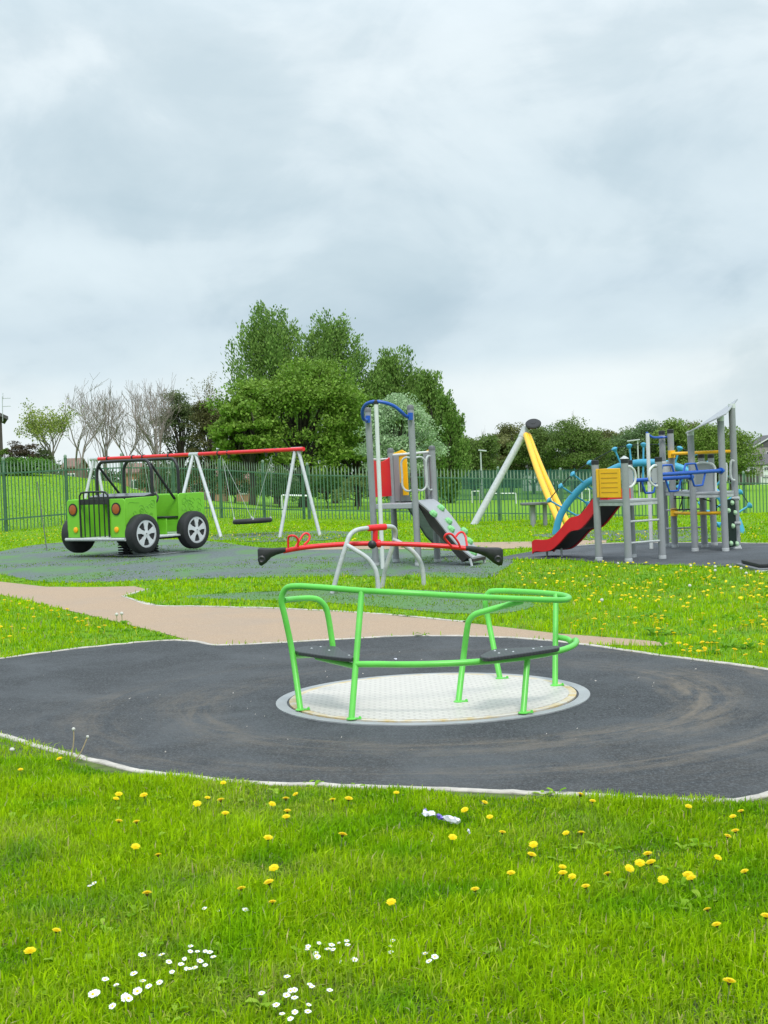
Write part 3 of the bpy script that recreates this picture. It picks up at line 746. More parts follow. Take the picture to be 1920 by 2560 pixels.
for v in (.80, 1.60):
    m_ = MB(); c = J(W_ * .52, v, 0); q = []
    for k in range(6 * 14 + 1):
        a = k / 14 * 2 * math.pi; q.append(c + Vector((.15 * math.cos(a), .15 * math.sin(a), .04 + k / 84 * .34)))
    m_.tube(q, .017, 7); m_.lathe(c, ez, [(.17, .37), (.17, .40)], 20); m_.lathe(c, ez, [(.18, .004), (.18, .03)], 20)
    m_.tube([c + Vector((.0, .0, .03)), c + Vector((0, 0, .38))], .05, 10)
    m_.build('coil_spring', M['rubber'], t)
plate('base_plate', [J(.35, .6, .008), J(W_ - .1, .6, .008), J(W_ - .1, 1.85, .008), J(.35, 1.85, .008)], ez * .014, M['silver'], t, .004)

# ================================================================== swings
def Wz(x, y): return (540 + x / 5.18, 1080 + y / 5.18)
f1 = P(D(205, 992), 44.4); f2 = P(D(420, 982), 40.6); f3 = P(D(641, 971), 37.4)
t = thing('swing_set', 'two bay swing frame with red crossbar and silver legs', 'swing frame', Vector((f2.x, f2.y, H(f2.x, f2.y))))
bd = (f3 - f1).normalized()
pe = Vector((-bd.y, bd.x, 0)).normalized()
e3 = P(D(656, 970), 37.15); e1 = f1 - bd * .2
MB().tube([e1, e3], .056, 16).build('crossbar', M['red'], t)
for f_ in (f1, f2, f3):
    MB().tube([f_ - bd * .22, f_ + bd * .22], .066, 16).build('joint_sleeve', M['silver'], t)
def leg(top, ftp):
    MB().tube([top, Vector((ftp.x, ftp.y, H(ftp.x, ftp.y) - .02))], .048, 14).build('leg', M['silver'], t)
for f_, pl, pr in ((f3, D(604, 1162), D(692, 1159)), (f2, D(398, 1060), D(478, 1161)), (f1, D(163, 1090), D(285, 1110))):
    if f_ is f3: a, b_ = GT(pl), GT(pr)
    elif f_ is f2: b_ = GT(pr); a = GT(D(372, 1163))
    else:
        a = f_ + GT(D(604, 1162)) - f3; b_ = f_ + GT(D(692, 1159)) - f3
    off = bd * .06
    leg(f_ - off, a); leg(f_ + off, b_)
for px in ((270, 1145), (333, 1141), (359, 1140.5), (424, 1138.5), (548, 1131), (572, 1130), (666, 1125), (691, 1123.5)):
    # bar clamp at this place along the bar
    tt = (px[0] - 237) / (743 - 237)
    dd = 1 / ((1 - tt) / f1.y + tt / f3.y); s_ = (dd - f1.y) / (f3.y - f1.y); c = f1.lerp(f3, s_)
    m_ = MB(); m_.tube([c - bd * .03, c + bd * .03], .078, 14); m_.box(c + Vector((0, 0, -.11)), bd * .04, pe * .05, ez * .09)
    m_.build('bar_clamp', bk, t)
def barpt(px):
    tt = (px - 237) / (743 - 237); dd = 1 / ((1 - tt) / f1.y + tt / f3.y); return f1.lerp(f3, (dd - f1.y) / (f3.y - f1.y))
ca, cb_ = barpt(556), barpt(680)
cc = (ca + cb_) / 2; bz = P(Wz(473, 1150), cc.y).z
bcen = P(Wz(473, 1152), cc.y)
b = thing('basket_swing', 'round black basket swing seat hanging on thin chains from the red bar', 'basket swing', bcen - Vector((0, 0, .07)))
rad = .5
rot_ = [bcen + Vector((rad * math.cos(a), rad * math.sin(a), .015 * math.cos(a + .5))) for a in np.linspace(0, 2 * math.pi, 41)[:-1]]
MB().tube(rot_, .07, 12, closed=True).build('ring', M['rubber'], b)
m_ = MB()
for k in range(-4, 5):
    o_ = k * .105; h_ = math.sqrt(max(0, rad ** 2 - o_ ** 2))
    m_.tube([bcen + Vector((o_, -h_, 0)), bcen + Vector((o_, 0, -.05)), bcen + Vector((o_, h_, 0))], .012, 6)
    m_.tube([bcen + Vector((-h_, o_, 0)), bcen + Vector((0, o_, -.055)), bcen + Vector((h_, o_, 0))], .012, 6)
m_.build('net', M['rope'], b)
for c, sgn in ((ca, -1), (cb_, 1)):
    for q in (-1, 1):
        e = bcen + bd * .42 * sgn + pe * .32 * q + Vector((0, 0, .07))
        MB().tube([c + Vector((0, 0, -.14)), e], .006, 6).build('chain', M['silver'], b)
        MB().lathe(e - Vector((0, 0, .02)), ez, [(.025, 0), (.03, .03), (.012, .07)], 10).build('shackle', M['silver'], b)
for xa, xb, wd in ((270, 333, 'far'), (359, 424, 'near')):
    a, b2 = barpt(xa), barpt(xb); mid_ = (a + b2) / 2; zs = H(mid_.x, mid_.y) + .5
    sw_ = thing('belt_swing', 'flat black swing seat on chains behind the jeep, the one %s' % ('further from the basket swing' if wd == 'far' else 'nearer the basket swing'), 'swing', Vector((mid_.x, mid_.y, zs)), 'swings behind the jeep')
    MB().box((mid_.x, mid_.y, zs), bd * .44, pe * .17, ez * .035).build('seat', M['rubber'], sw_, bevel=.012)
    for c, q in ((a, -1), (b2, 1)):
        MB().tube([c + Vector((0, 0, -.14)), Vector((mid_.x, mid_.y, zs)) + bd * .2 * q], .005, 6).build('chain', M['silver'], sw_)

# ================================================================== slide tower
def Tz(x, y): return (860 + x / 4.15, 960 + y / 4.15)
pl_ = P(Tz(330, 1850), 23.9); pr_ = P(Tz(774, 1880), 23.5); pbl = P(Tz(543, 1860), 24.65); pbr = P(Tz(973, 1855), 24.25)
def foot2(v): return Vector((v.x, v.y, 0))
PL, PR, PBL, PBR = map(foot2, (pl_, pr_, pbl, pbr))
tc_ = (PL + PR + PBL + PBR) / 4
t = thing('slide_tower', 'narrow grey climbing tower with red and yellow panels, ramp and blue arch', 'climbing tower', tc_)
gy = M['grey']
def topz(px, d): return P(px, d).z
lean = Vector((-.012, 0, 0))
def sqpost(base, zt, name='post', w=.105, par=None, capm=None, lean_=0.0, mat=None):
    par = par or t
    tp = Vector((base.x + lean_ * zt, base.y, zt))
    o = MB().tube([base, tp], w * .54, 12).build(name, mat or gy, par)
    MB().lathe(tp - Vector((0, 0, .012)), ez, [(w * .57, 0), (w * .57, .05), (w * .45, .075), (.01, .085)], 14).build('post_cap', capm or M['dgrey'], o)
    MB().lathe(base + Vector((0, 0, .012)), ez, [(w * .62, 0), (w * .62, .05)], 12).build('foot_collar', M['silver'], o)
    return o
LN = -.016
zL, zR_, zB1, zB2 = topz(Tz(255, 285), 23.9), topz(Tz(695, 258), 23.5), topz(Tz(498, 705), 24.65), topz(Tz(930, 680), 24.25)
sqpost(PL, zL, lean_=LN); sqpost(PR, zR_, lean_=LN); sqpost(PBL, zB1, lean_=LN); sqpost(PBR, zB2, lean_=LN)
PZ = 1.08
av = (PR - PL).normalized(); bv = (PBL - PL).normalized()
lx = Vector((LN * PZ, 0, 0))
MB().prism([q + lx + Vector((0, 0, PZ - .09)) for q in (PL, PR, PBR, PBL)], ez * .09).build('platform', M['greypanel'], t, bevel=.01)
def L3(base, z): return base + Vector((LN * z, 0, z))
# red curved panel on the left side, white tubes round it
zA, zBt = topz(Tz(310, 1175), 24.0), topz(Tz(310, 790), 24.0)
n_ = 10; up_, lo_ = [], []
for k in range(n_ + 1):
    u = .10 + .80 * k / n_; b0 = PL.lerp(PBL, u)
    sag = -.05 * math.sin(math.pi * k / n_) + .045 * k / n_
    up_.append(L3(b0, zBt + sag)); lo_.append(L3(b0, zA))
MB().prism(lo_ + up_[::-1], av * .02).build('side_panel', M['red'], t, bevel=.004)['label'] = 'red side panel'
for zz_ in (zBt + .02, zA + .12):
    MB().tube([L3(PL, zz_) - av * .03, L3(PL.lerp(PBL, .12), zz_) - av * .045, L3(PL.lerp(PBL, .5), zz_ - .01) - av * .03, L3(PL.lerp(PBL, .88), zz_) - av * .045, L3(PBL, zz_) - av * .03], .018, 8, smooth=3).build('panel_rail', M['white'], t)
# yellow panels and grey cheeks at the slide entrance on the far side, handle loops, white bar
for u, w_ in ((.20, .15), (.90, .10)):
    b0 = PBL.lerp(PBR, u); zt_ = topz(Tz(610, 700), 24.6); zl_ = topz(Tz(610, 1155), 24.6)
    q = [(-w_, zl_), (w_, zl_), (w_, zt_ - .02), (w_ * .4, zt_ + .03), (0, zt_ + .01), (-w_ * .4, zt_ - .01), (-w_, zt_ - .03)]
    MB().prism([L3(b0 + av * a_, z_) for a_, z_ in q], bv * .03).build('entrance_panel', M['yellow'], t, bevel=.006)['label'] = 'yellow slide entrance panel'
MB().tube([L3(PBL, 1.93), L3(PBR, 1.96)], .024, 10).build('top_bar', M['white'], t)
for b0, dv in ((PBL, av), (PBR, -av)):
    MB().prism([L3(b0 + dv * a_ - bv * .03, z_) for a_, z_ in ((.06, PZ + .02), (.17, PZ + .02), (.17, 1.93), (.06, 1.93))], bv * .02).build('post_cheek', M['grey'], t, bevel=.004)
def loop_handle(base, dv, z0, z1, w_, nm='grab_handle'):
    pts = [L3(base, z1 - .03), L3(base + dv * w_ * .6, z1), L3(base + dv * w_, z1 - .08), L3(base + dv * w_, (z0 + z1) / 2), L3(base + dv * w_, z0 + .08), L3(base + dv * w_ * .6, z0), L3(base, z0 + .03)]
    MB().tube(pts, .018, 10, smooth=5).build(nm, M['silver'], t)
zt_, zl_ = topz(Tz(700, 760), 23.6), topz(Tz(700, 1108), 23.6)
loop_handle(PR, (-av - bv * .2).normalized(), zl_, zt_, .21); loop_handle(PR, (av * .3 + bv * .6).normalized(), zl_, zt_, .26)
loop_handle(PBR, (-av * .3 - bv * .8).normalized(), topz(Tz(900, 1100), 24.1), topz(Tz(900, 745), 24.1), .16)
# slide on the far side
m_ = MB(); sd_ = bv
top_c = PBL.lerp(PBR, .52); q1, q2 = [], []
prof = [(-.12, PZ + .02), (0.1, PZ - .0), (.35, PZ - .18), (.95, PZ - .62), (1.2, .34), (1.42, .26), (1.6, .25)]
for u_, z_ in prof:
    q1.append(top_c + bv * u_ - av * .24 + ez * z_); q2.append(top_c + bv * u_ + av * .24 + ez * z_)
n_ = len(prof); vs = q1 + q2 + [v - ez * .03 for v in q1] + [v - ez * .03 for v in q2]; fs = []
for i in range(n_ - 1):
    fs += [(i, i + 1, n_ + i + 1, n_ + i), (2 * n_ + i, 2 * n_ + i + 1, 3 * n_ + i + 1, 3 * n_ + i)]
m_.add(vs, fs); m_.build('chute', M['silver'], t)
for q_, sg in ((q1, -1), (q2, 1)):
    lo_ = [v - ez * .05 for v in q_]; hi_ = [v + ez * (.33 if i in (0, 1) else .20) for i, v in enumerate(q_)]; hi_[0] += bv * .05
    MB().prism(lo_ + hi_[::-1], av * .025 * sg).build('chute_side', M['dgrey'], t, bevel=.006)
# climbing ramp with holds on the right hand side
t0 = L3(PR.lerp(PBR, .06), PZ + .03); t1 = L3(PR.lerp(PBR, .97), PZ + .03)
zr = .15; b0_, b1_ = P(Tz(1338, 1828), 22.95), P(Tz(1472, 1808), 23.6)
b0_.z = b1_.z = .13
def ramp_pt(u, w_):
    a = t0.lerp(b0_, u); c = t1.lerp(b1_, u); q = a.lerp(c, w_)
    return q + ez * (.055 * math.sin(math.pi * 2 * u) * (1 - .3 * u) + .02)
nu, nw = 20, 5
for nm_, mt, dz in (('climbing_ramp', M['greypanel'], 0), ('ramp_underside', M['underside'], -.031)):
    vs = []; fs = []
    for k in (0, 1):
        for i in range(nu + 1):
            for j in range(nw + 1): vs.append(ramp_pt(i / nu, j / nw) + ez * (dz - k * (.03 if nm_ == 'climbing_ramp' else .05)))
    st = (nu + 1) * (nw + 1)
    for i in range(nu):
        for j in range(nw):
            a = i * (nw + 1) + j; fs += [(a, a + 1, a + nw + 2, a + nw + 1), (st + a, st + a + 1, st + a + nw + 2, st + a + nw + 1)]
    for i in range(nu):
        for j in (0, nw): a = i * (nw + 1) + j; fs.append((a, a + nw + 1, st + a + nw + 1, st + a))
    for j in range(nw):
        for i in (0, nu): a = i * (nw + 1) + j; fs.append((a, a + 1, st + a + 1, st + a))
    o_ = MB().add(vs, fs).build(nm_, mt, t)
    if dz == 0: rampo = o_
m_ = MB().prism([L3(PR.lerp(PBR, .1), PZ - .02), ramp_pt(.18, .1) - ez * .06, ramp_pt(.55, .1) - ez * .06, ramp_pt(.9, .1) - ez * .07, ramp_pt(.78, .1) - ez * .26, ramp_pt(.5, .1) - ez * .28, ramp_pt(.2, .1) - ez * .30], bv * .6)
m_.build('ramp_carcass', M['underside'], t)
for px in ((1000, 1295), (930, 1345), (1075, 1425), (1108, 1518), (1245, 1515), (1295, 1635), (1330, 1755)):
    # nearest point of the ramp to this pixel
    best = None
    for i in range(41):
        for j in range(11):
            q = ramp_pt(i / 40, j / 10); v = q - CAM
            z_ = v.dot(fwd); X_, Y_ = 960 + F * v.dot(rt) / z_, 1280 - F * v.dot(up) / z_
            d_ = (X_ - Tz(*px)[0]) ** 2 + (Y_ - Tz(*px)[1]) ** 2
            if best is None or d_ < best[0]: best = (d_, q)
    q = best[1]; nrm = (t1 - t0).cross(b0_ - t0).normalized()
    if nrm.z < 0: nrm = -nrm
    MB().lathe(q, nrm, [(.075, -.01), (.075, .03), (.055, .06), (.02, .065)], 7).build('climbing_hold', M['hold'], rampo, sharp=20)
for q in (b0_, b1_):
    MB().tube([q + Vector((-.05, 0, 0)), Vector((q.x - .02, q.y, 0))], .022, 8).build('ramp_foot', M['silver'], t)
# blue arch and fireman's pole
pb = P(Tz(402, 1900), 23.1); pb.z = 0
ptop = P(Tz(332, 192), 23.15)
MB().tube([pb, ptop], .036, 14).build('sliding_pole', M['white'], t)
MB().tube([P(Tz(250, 365), 23.85), P(Tz(212, 372), 23.6), P(Tz(193, 330), 23.5), P(Tz(195, 270), 23.4), P(Tz(225, 215), 23.3), P(Tz(280, 188), 23.2), P(Tz(345, 183), 23.15), P(Tz(430, 196), 23.15), P(Tz(520, 230), 23.2), P(Tz(590, 285), 23.25), P(Tz(640, 332), 23.35), P(Tz(690, 345), 23.45)], .03, 12, smooth=4).build('pole_arch', M['blue'], t)
for px, d_ in (((248, 365), 23.8), ((690, 335), 23.4)):
    MB().tube([P((Tz(*px)[0], Tz(*px)[1] - 9), d_), P((Tz(*px)[0], Tz(*px)[1] + 9), d_)], .045, 10).build('arch_bracket', M['blue'], t)
MB().lathe(ptop - Vector((0, 0, .03)), ez, [(.042, 0), (.042, .05), (.02, .075)], 12).build('pole_cap', M['black'], t)
# ================================================================== climbing frame on the right
def Cz(x, y): return (1440 + x / 3.606, 980 + y / 3.606)
def cz_base(x, y, d): q = P(Cz(x, y), d); return Vector((q.x, q.y, 0))
A_, B_, C_, B2_ = cz_base(208, 1520, 23.1), cz_base(475, 1540, 22.5), cz_base(780, 1515, 22.95), cz_base(513, 1500, 23.55)
E_, F_, G_, H_, I_, J_, K_ = cz_base(815, 1390, 26.3), cz_base(893, 1400, 25.9), cz_base(1075, 1445, 24.6), cz_base(1350, 1440, 24.3), cz_base(1455, 1425, 24.95), cz_base(1160, 1375, 25.6), cz_base(1248, 1390, 26.1)
t = thing('climbing_frame', 'wide grey multi platform climbing frame with red slide, blue beams and sloping roof', 'climbing frame', (A_ + I_ + E_ + B_) / 4)
LN = -.010
gp = M['grey']
def tz(x, y, d): return P(Cz(x, y), d).z
for b0, (x, y), cap in ((A_, (170, 650), 1), (B_, (450, 635), 1), (C_, (740, 622), 1), (B2_, (487, 800), 0), (E_, (775, 380), 1), (F_, (850, 368), 1), (G_, (1040, 392), 2), (H_, (1315, 262), 2), (I_, (1405, 148), 2), (J_, (1130, 590), 1), (K_, (1215, 590), 1)):
    z = tz(x, y, b0.y) if b0 is not B2_ else 1.62
    o = MB().tube([b0, L3(b0, z)], .06, 14).build('post', gp, t)
    if cap == 2:
        MB().tube([L3(b0, z), L3(b0, z + .085)], .064, 14).build('roof_collar', M['white'], o)
    else:
        MB().lathe(L3(b0, z - .01), ez, [(.064, 0), (.064, .07), (.052, .075)], 14).build('post_cap', M['black'], o)
        if b0 is B_: MB().lathe(L3(b0, z + .06), ez, [(.075, 0), (.07, .012), (.01, .05)], 14).build('cap_top', M['silver'], o)
    MB().lathe(b0 + ez * .012, ez, [(.066, 0), (.066, .05), (.055, .06)], 12).build('foot_collar', M['silver'], o)
# platforms with grooved edges
def platform(pts, z, th=.10):
    q = [L3(p_, z) for p_ in pts]
    o = MB().prism([v - ez * th * .45 for v in q], ez * th * .45).build('platform', M['greypanel'], t, bevel=.008)
    c = sum(q, Vector()) / len(q)
    MB().prism([c + (v - c) * .985 - ez * th for v in q], ez * th * .53).build('platform_beam', M['silver'], o, bevel=.005)
PA = 1.03
platform([A_, B_, C_, B2_], PA)
platform([G_, H_, I_, J_], tz(1090, 905, 24.6))
platform([F_, G_, J_, K_, E_], tz(900, 890, 25.6))
# yellow slatted panel
ab = (B_ - A_).normalized(); nab = Vector((ab.y, -ab.x, 0))
if nab.y > 0: nab = -nab
z0, z1 = tz(300, 952, 22.8), tz(300, 690, 22.8)
o = MB().prism([L3(A_.lerp(B_, .09) + nab * .03, z0), L3(A_.lerp(B_, .91) + nab * .03, z0), L3(A_.lerp(B_, .91) + nab * .03, z1), L3(A_.lerp(B_, .09) + nab * .03, z1)], nab * .02).build('slatted_panel', M['yellow'], t, bevel=.008)
o['label'] = 'yellow panel with cut lines'
m_ = MB()
for k in range(5):
    z = z0 + (z1 - z0) * (.18 + .165 * k)
    m_.box(L3(A_.lerp(B_, .54) + nab * .051, z), ab * .40, nab * .004, ez * .011)
m_.box(L3(A_.lerp(B_, .20) + nab * .051, (z0 + z1) / 2), ab * .012, nab * .004, ez * (z1 - z0) * .97)
m_.build('cut_lines', M['yellow_groove'], o)
# red slide with black underside
s0 = A_.lerp(B2_, .5); sd = Vector((-(B2_ - A_).y, (B2_ - A_).x, 0)).normalized()
sdir_ = Vector((-.585, .811, 0)); wv_ = Vector((.811, .585, 0))
s0 = Vector((3.93, 23.3, 0))
prof = [(-.10, PA + .03), (-.03, PA + .03), (.12, PA - .02), (.55, PA - .38), (.85, .58), (1.12, .38), (1.34, .25), (1.55, .215), (1.76, .215), (1.84, .17)]
pr_s = []
vv = [Vector((a, z, 0)) for a, z in prof]; vv = cr(vv, 4)
def sl_(u, z, w_): return s0 + sdir_ * u + wv_ * w_ + ez * z
qa = [sl_(v.x, v.y, -.23) for v in vv]; qb = [sl_(v.x, v.y, .23) for v in vv]
n_ = len(vv)
def sheet(qa, qb, th):
    vs = list(qa) + list(qb) + [v - th for v in qa] + [v - th for v in qb]; fs = []
    n_ = len(qa)
    for i in range(n_ - 1):
        fs += [(i, i + 1, n_ + i + 1, n_ + i), (2 * n_ + i, 2 * n_ + i + 1, 3 * n_ + i + 1, 3 * n_ + i), (i, i + 1, 2 * n_ + i + 1, 2 * n_ + i), (n_ + i, n_ + i + 1, 3 * n_ + i + 1, 3 * n_ + i)]
    fs += [(0, n_, 3 * n_, 2 * n_), (n_ - 1, 2 * n_ - 1, 4 * n_ - 1, 3 * n_ - 1)]
    return MB().add(vs, fs)
sl = sheet(qa, qb, ez * .02).build('slide', M['red'], t, sharp=50)
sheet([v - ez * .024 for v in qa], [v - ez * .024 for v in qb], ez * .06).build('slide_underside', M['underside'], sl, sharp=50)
for w_, sg in ((-.232, -1), (.232, 1)):
    hi = [sl_(v.x, v.y + .11 + .05 * max(0, min(1, (1.3 - v.x))), w_) for v in vv]; lo = [sl_(v.x, v.y - .10, w_) for v in vv]
    n2 = len(hi); vs = hi + lo + [v + wv_ * .04 * sg for v in hi] + [v + wv_ * .04 * sg for v in lo]; fs = []
    for i in range(n2 - 1):
        fs += [(i, i + 1, n2 + i + 1, n2 + i), (2 * n2 + i, 2 * n2 + i + 1, 3 * n2 + i + 1, 3 * n2 + i), (i, i + 1, 2 * n2 + i + 1, 2 * n2 + i), (n2 + i, n2 + i + 1, 3 * n2 + i + 1, 3 * n2 + i)]
    fs += [(0, n2, 3 * n2, 2 * n2), (n2 - 1, 2 * n2 - 1, 4 * n2 - 1, 3 * n2 - 1)]
    MB().add(vs, fs).build('slide_side', M['red'], sl, sharp=50)
for u_ in (1.36, 1.74):
    MB().tube([sl_(u_, .17, .0), sl_(u_, 0, .0)], .02, 8).build('slide_foot', M['silver'], sl)
# tower A: grey D panels with white frames either side of the opening, ladder rungs
bc = (C_ - B_).normalized()
for b0, dv in ((B_, bc), (C_, -bc)):
    z0, z1 = tz(505, 855, 22.5), tz(505, 672, 22.5)
    w_ = .235
    oc = [L3(b0 + dv * .05, z1), L3(b0 + dv * (w_ * .5), z1), L3(b0 + dv * (w_ * .88), z1 - .06), L3(b0 + dv * w_, z1 - .14), L3(b0 + dv * w_, z0 + .14), L3(b0 + dv * (w_ * .88), z0 + .06), L3(b0 + dv * (w_ * .5), z0), L3(b0 + dv * .05, z0)]
    MB().tube(oc, .021, 10, smooth=4).build('handle', M['white'], t)
    ic = [L3(b0 + dv * a_, z_) for a_, z_ in ((.06, z1 - .04), (.15, z1 - .04), (.19, z1 - .12), (.19, z0 + .12), (.15, z0 + .04), (.06, z0 + .04))]
    MB().prism(ic, Vector((-dv.y, dv.x, 0)) * .012).build('guard_panel', M['greypanel'], t)
for y_ in (1160, 1352):
    z = tz(620, y_, 22.7)
    MB().tube([L3(B_, z), L3(C_, z)], .019, 10).build('rung', M['silver'], t)
# blue balance beams with hand loops
def beam(p0, p1, z0, z1, ups, downs, ext=.0):
    a, c = L3(p0, z0), L3(p1, z1)
    o = MB().tube([a, c], .034, 12).build('beam', M['blue'], t)
    MB().lathe(c - (c - a).normalized() * .07, (c - a), [(.055, 0), (.06, .05), (.05, .10)], 12).build('beam_bracket', M['blue'], o)
    for u0, u1, sg, hh in [(u0, u1, 1, .15) for u0, u1 in ups] + [(u0, u1, -1, .23) for u0, u1 in downs]:
        q0, q1 = a.lerp(c, u0), a.lerp(c, u1)
        s_ = .16 if sg > 0 else .22
        q = [q0, q0.lerp(q1, s_ * .9) + ez * sg * hh * .88, q0.lerp(q1, s_ + .06) + ez * sg * hh, q0.lerp(q1, .94 - s_) + ez * sg * hh, q0.lerp(q1, 1 - s_ * .9) + ez * sg * hh * .88, q1]
        MB().tube(q, .018, 8, smooth=3).build('hand_loop', M['blue'], o)
beam(C_, H_, tz(770, 745, 23.0), tz(1320, 708, 24.3), [(.02, .23), (.37, .60)], [(.48, .72)])
beam(B2_, G_, tz(560, 797, 23.6), tz(1040, 765, 24.6), [], [(.18, .42), (.56, .82)])
# roof sheet
def rp(x, y, d): return P(Cz(x, y), d)
q = [rp(985, 366, 24.3), rp(1050, 342, 25.4), rp(1455, 58, 25.6), rp(1350, 192, 24.0)]
q = [Vector(v) for v in q]
nr = (q[1] - q[0]).cross(q[3] - q[0]).normalized()
MB().prism(q, nr * .025).build('roof', M['greypanel'], t, bevel=.004)
# yellow climbing bars
def bars(p0, pts, p1, nm='climbing_bar'):
    o = MB().tube([p0] + pts + [p1], .03, 12, smooth=4).build(nm, M['yellow'], t)
    MB().tube([p0 - ez * .07, p0 + ez * .07], .07, 12).build('bar_bracket', M['yellow'], o)
bars(P(Cz(862, 560), 25.8), [P(Cz(900, 556), 25.6), P(Cz(1040, 550), 25.3), P(Cz(1200, 542), 25.15)], P(Cz(1405, 535), 24.95))
bars(P(Cz(885, 1085), 25.8), [P(Cz(920, 1090), 25.55), P(Cz(1040, 1093), 25.1), P(Cz(1180, 1092), 24.7)], P(Cz(1330, 1090), 24.35))
# climbing wall between the right hand posts
hi_ = (I_ - H_).normalized(); nh = Vector((hi_.y, -hi_.x, 0))
q0, q1 = H_.lerp(I_, .12), H_.lerp(I_, .88); zt_ = tz(1400, 965, 24.6)
wl = MB().prism([L3(q0, .06), L3(q1, .06), L3(q1, zt_), L3(q0, zt_)], nh * .02).build('climbing_wall', M['darkgreen'], t, bevel=.005)
for u, z in ((.55, tz(1410, 1000, 24.6)), (.12, tz(1372, 1068, 24.5)), (.85, tz(1432, 1090, 24.7)), (.55, tz(1410, 1210, 24.6)), (.25, tz(1388, 1365, 24.5)), (.92, tz(1440, 1372, 24.7))):
    MB().lathe(L3(q0.lerp(q1, u), z) + nh * .018, nh, [(.046, 0), (.043, .03), (.025, .05), (.005, .055)], 8).build('climbing_hold', M['hold2'], wl, sharp=25)
for (x, y) in ((1430, 960), (1440, 1185), (1446, 1410)):
    v = P(Cz(x, y), 24.8); MB().lathe(v, nh, [(.035, -.05), (.035, .09)], 10).build('wall_bracket', M['silver'], wl)
# grey arched panel and handles on the upper tower
pj = [P(Cz(*v), 25.1) for v in ((1075, 918), (1250, 910), (1250, 690), (1215, 655), (1160, 642), (1075, 650))]
o = MB().prism(pj, Vector((0, .02, 0))).build('guard_panel', M['greypanel'], t, bevel=.004)
MB().tube([P(Cz(*v), 25.05) for v in ((1080, 648), (1130, 636), (1200, 640), (1240, 660), (1256, 700), (1258, 800), (1262, 905))], .02, 10, smooth=4).build('handle', M['white'], t)
MB().tube([P(Cz(*v), 24.9) for v in ((1350, 640), (1358, 660), (1360, 720), (1356, 790), (1348, 810))], .018, 10, smooth=4).build('handle', M['white'], t)
MB().tube([P(Cz(*v), 24.85) for v in ((1425, 625), (1405, 618), (1394, 650), (1392, 730), (1402, 780), (1420, 795), (1435, 795))], .022, 10, smooth=4).build('handle', M['silver'], t)
MB().lathe(P(Cz(820, 720), 26.0) - ez * .18, ez, [(.14, 0), (.14, .36), (.12, .38)], 16).build('drum_panel', M['silver'], t)
# rungs and rope net at the back
for y_ in (1060, 1225):
    MB().tube([P(Cz(818, y_ + 6), 26.2), P(Cz(1140, y_ - 6), 25.7)], .017, 8).build('rung', M['silver'], t)
m_ = MB()
for a, c in (((950, 800), (958, 1062)), ((1012, 800), (1010, 1065)), ((965, 940), (930, 1065)), ((880, 960), (1030, 955)), ((860, 1062), (1040, 1062)), ((1150, 965), (1215, 985)), ((1262, 965), (1268, 1075)), ((1268, 1020), (1310, 1045))):
    m_.tube([P(Cz(*a), 25.4), P(Cz(*c), 25.3)], .011, 6)
m_.build('rope_net', M['rope'], t)
# fireman's pole with blue arm
fp = cz_base(680, 1405, 25.8)
MB().tube([fp, P(Cz(645, 372), 25.8)], .036, 12).build('sliding_pole', M['white'], t)
for o_ in (0, .18):
    MB().tube([P(Cz(640, 368), 25.8), P(Cz(662, 392), 25.8 + o_), P(Cz(700, 410), 25.85 + o_ * 1.3), P(Cz(760, 410), 26 + o_), P(Cz(835, 405), 26.0 + o_)], .022, 10, smooth=4).build('pole_arm', M['blue'], t)

# ================================================================== spiral arch climber
af, ag = GT((1387, 1337)), GT((1856, 1333))
pts2 = [af - ez * .05]
Az = lambda x, y: (1320 + x / 5.03, 980 + y / 5.03)
dl, dr = af.y, ag.y
for (px, f_) in ((Az(400, 1570), .02), (Az(520, 1370), .06), (Az(690, 1185), .14), (Az(830, 1095), .22), (Az(1150, 935), .37), (Az(1300, 905), .45), (Az(1450, 888), .52), ((1655, 1158), .57), ((1690, 1166), .62), ((1725, 1181), .68), ((1760, 1206), .75), ((1795, 1236), .83), ((1825, 1275), .91), ((1843, 1300), .96)):
    pts2.append(P(px, dl + (dr - dl) * f_))
pts2.append(ag - ez * .05)
t = thing('arch_climber', 'turquoise curved tube arch with pegs and ropes behind the climbing frame', 'arch climber', (af + ag) / 2)
MB().tube(pts2, .085, 14, smooth=5).build('arch_tube', M['cyan'], t)
sp_ = cr(pts2, 8)
ns = 14; tips = [[], []]
for k in range(ns):
    i = int((.10 + .80 * k / (ns - 1)) * (len(sp_) - 1)); c = sp_[i]; d = (sp_[i + 1] - sp_[i - 1]).normalized()
    n0 = d.cross(Vector((0, 1, 0))).normalized(); b0 = d.cross(n0)
    a = .12 + .27 * math.sin(k * .8)
    v = (n0 * math.cos(a) + b0 * math.sin(a)); 
    if v.z < 0: v = -v
    e0, e1 = c + v * .42, c - v * .42
    if e1.z < .12 : e1 = c - v * .12
    o = MB().tube([e0, e1], .022, 8).build('peg', M['cyan'], t)
    for e, s_ in ((e0, 1), (e1, -1)):
        MB().lathe(e - v * .03 * s_, v * s_, [(.03, -.03), (.07, .02), (.075, .045), (.04, .07), (.004, .08)], 10).build('peg_end', M['cyan'], o)
    tips[0].append(e0); tips[1].append(e1)
for tl in tips:
    MB().tube(tl, .012, 6, smooth=3).build('rope', M['rope'], t)

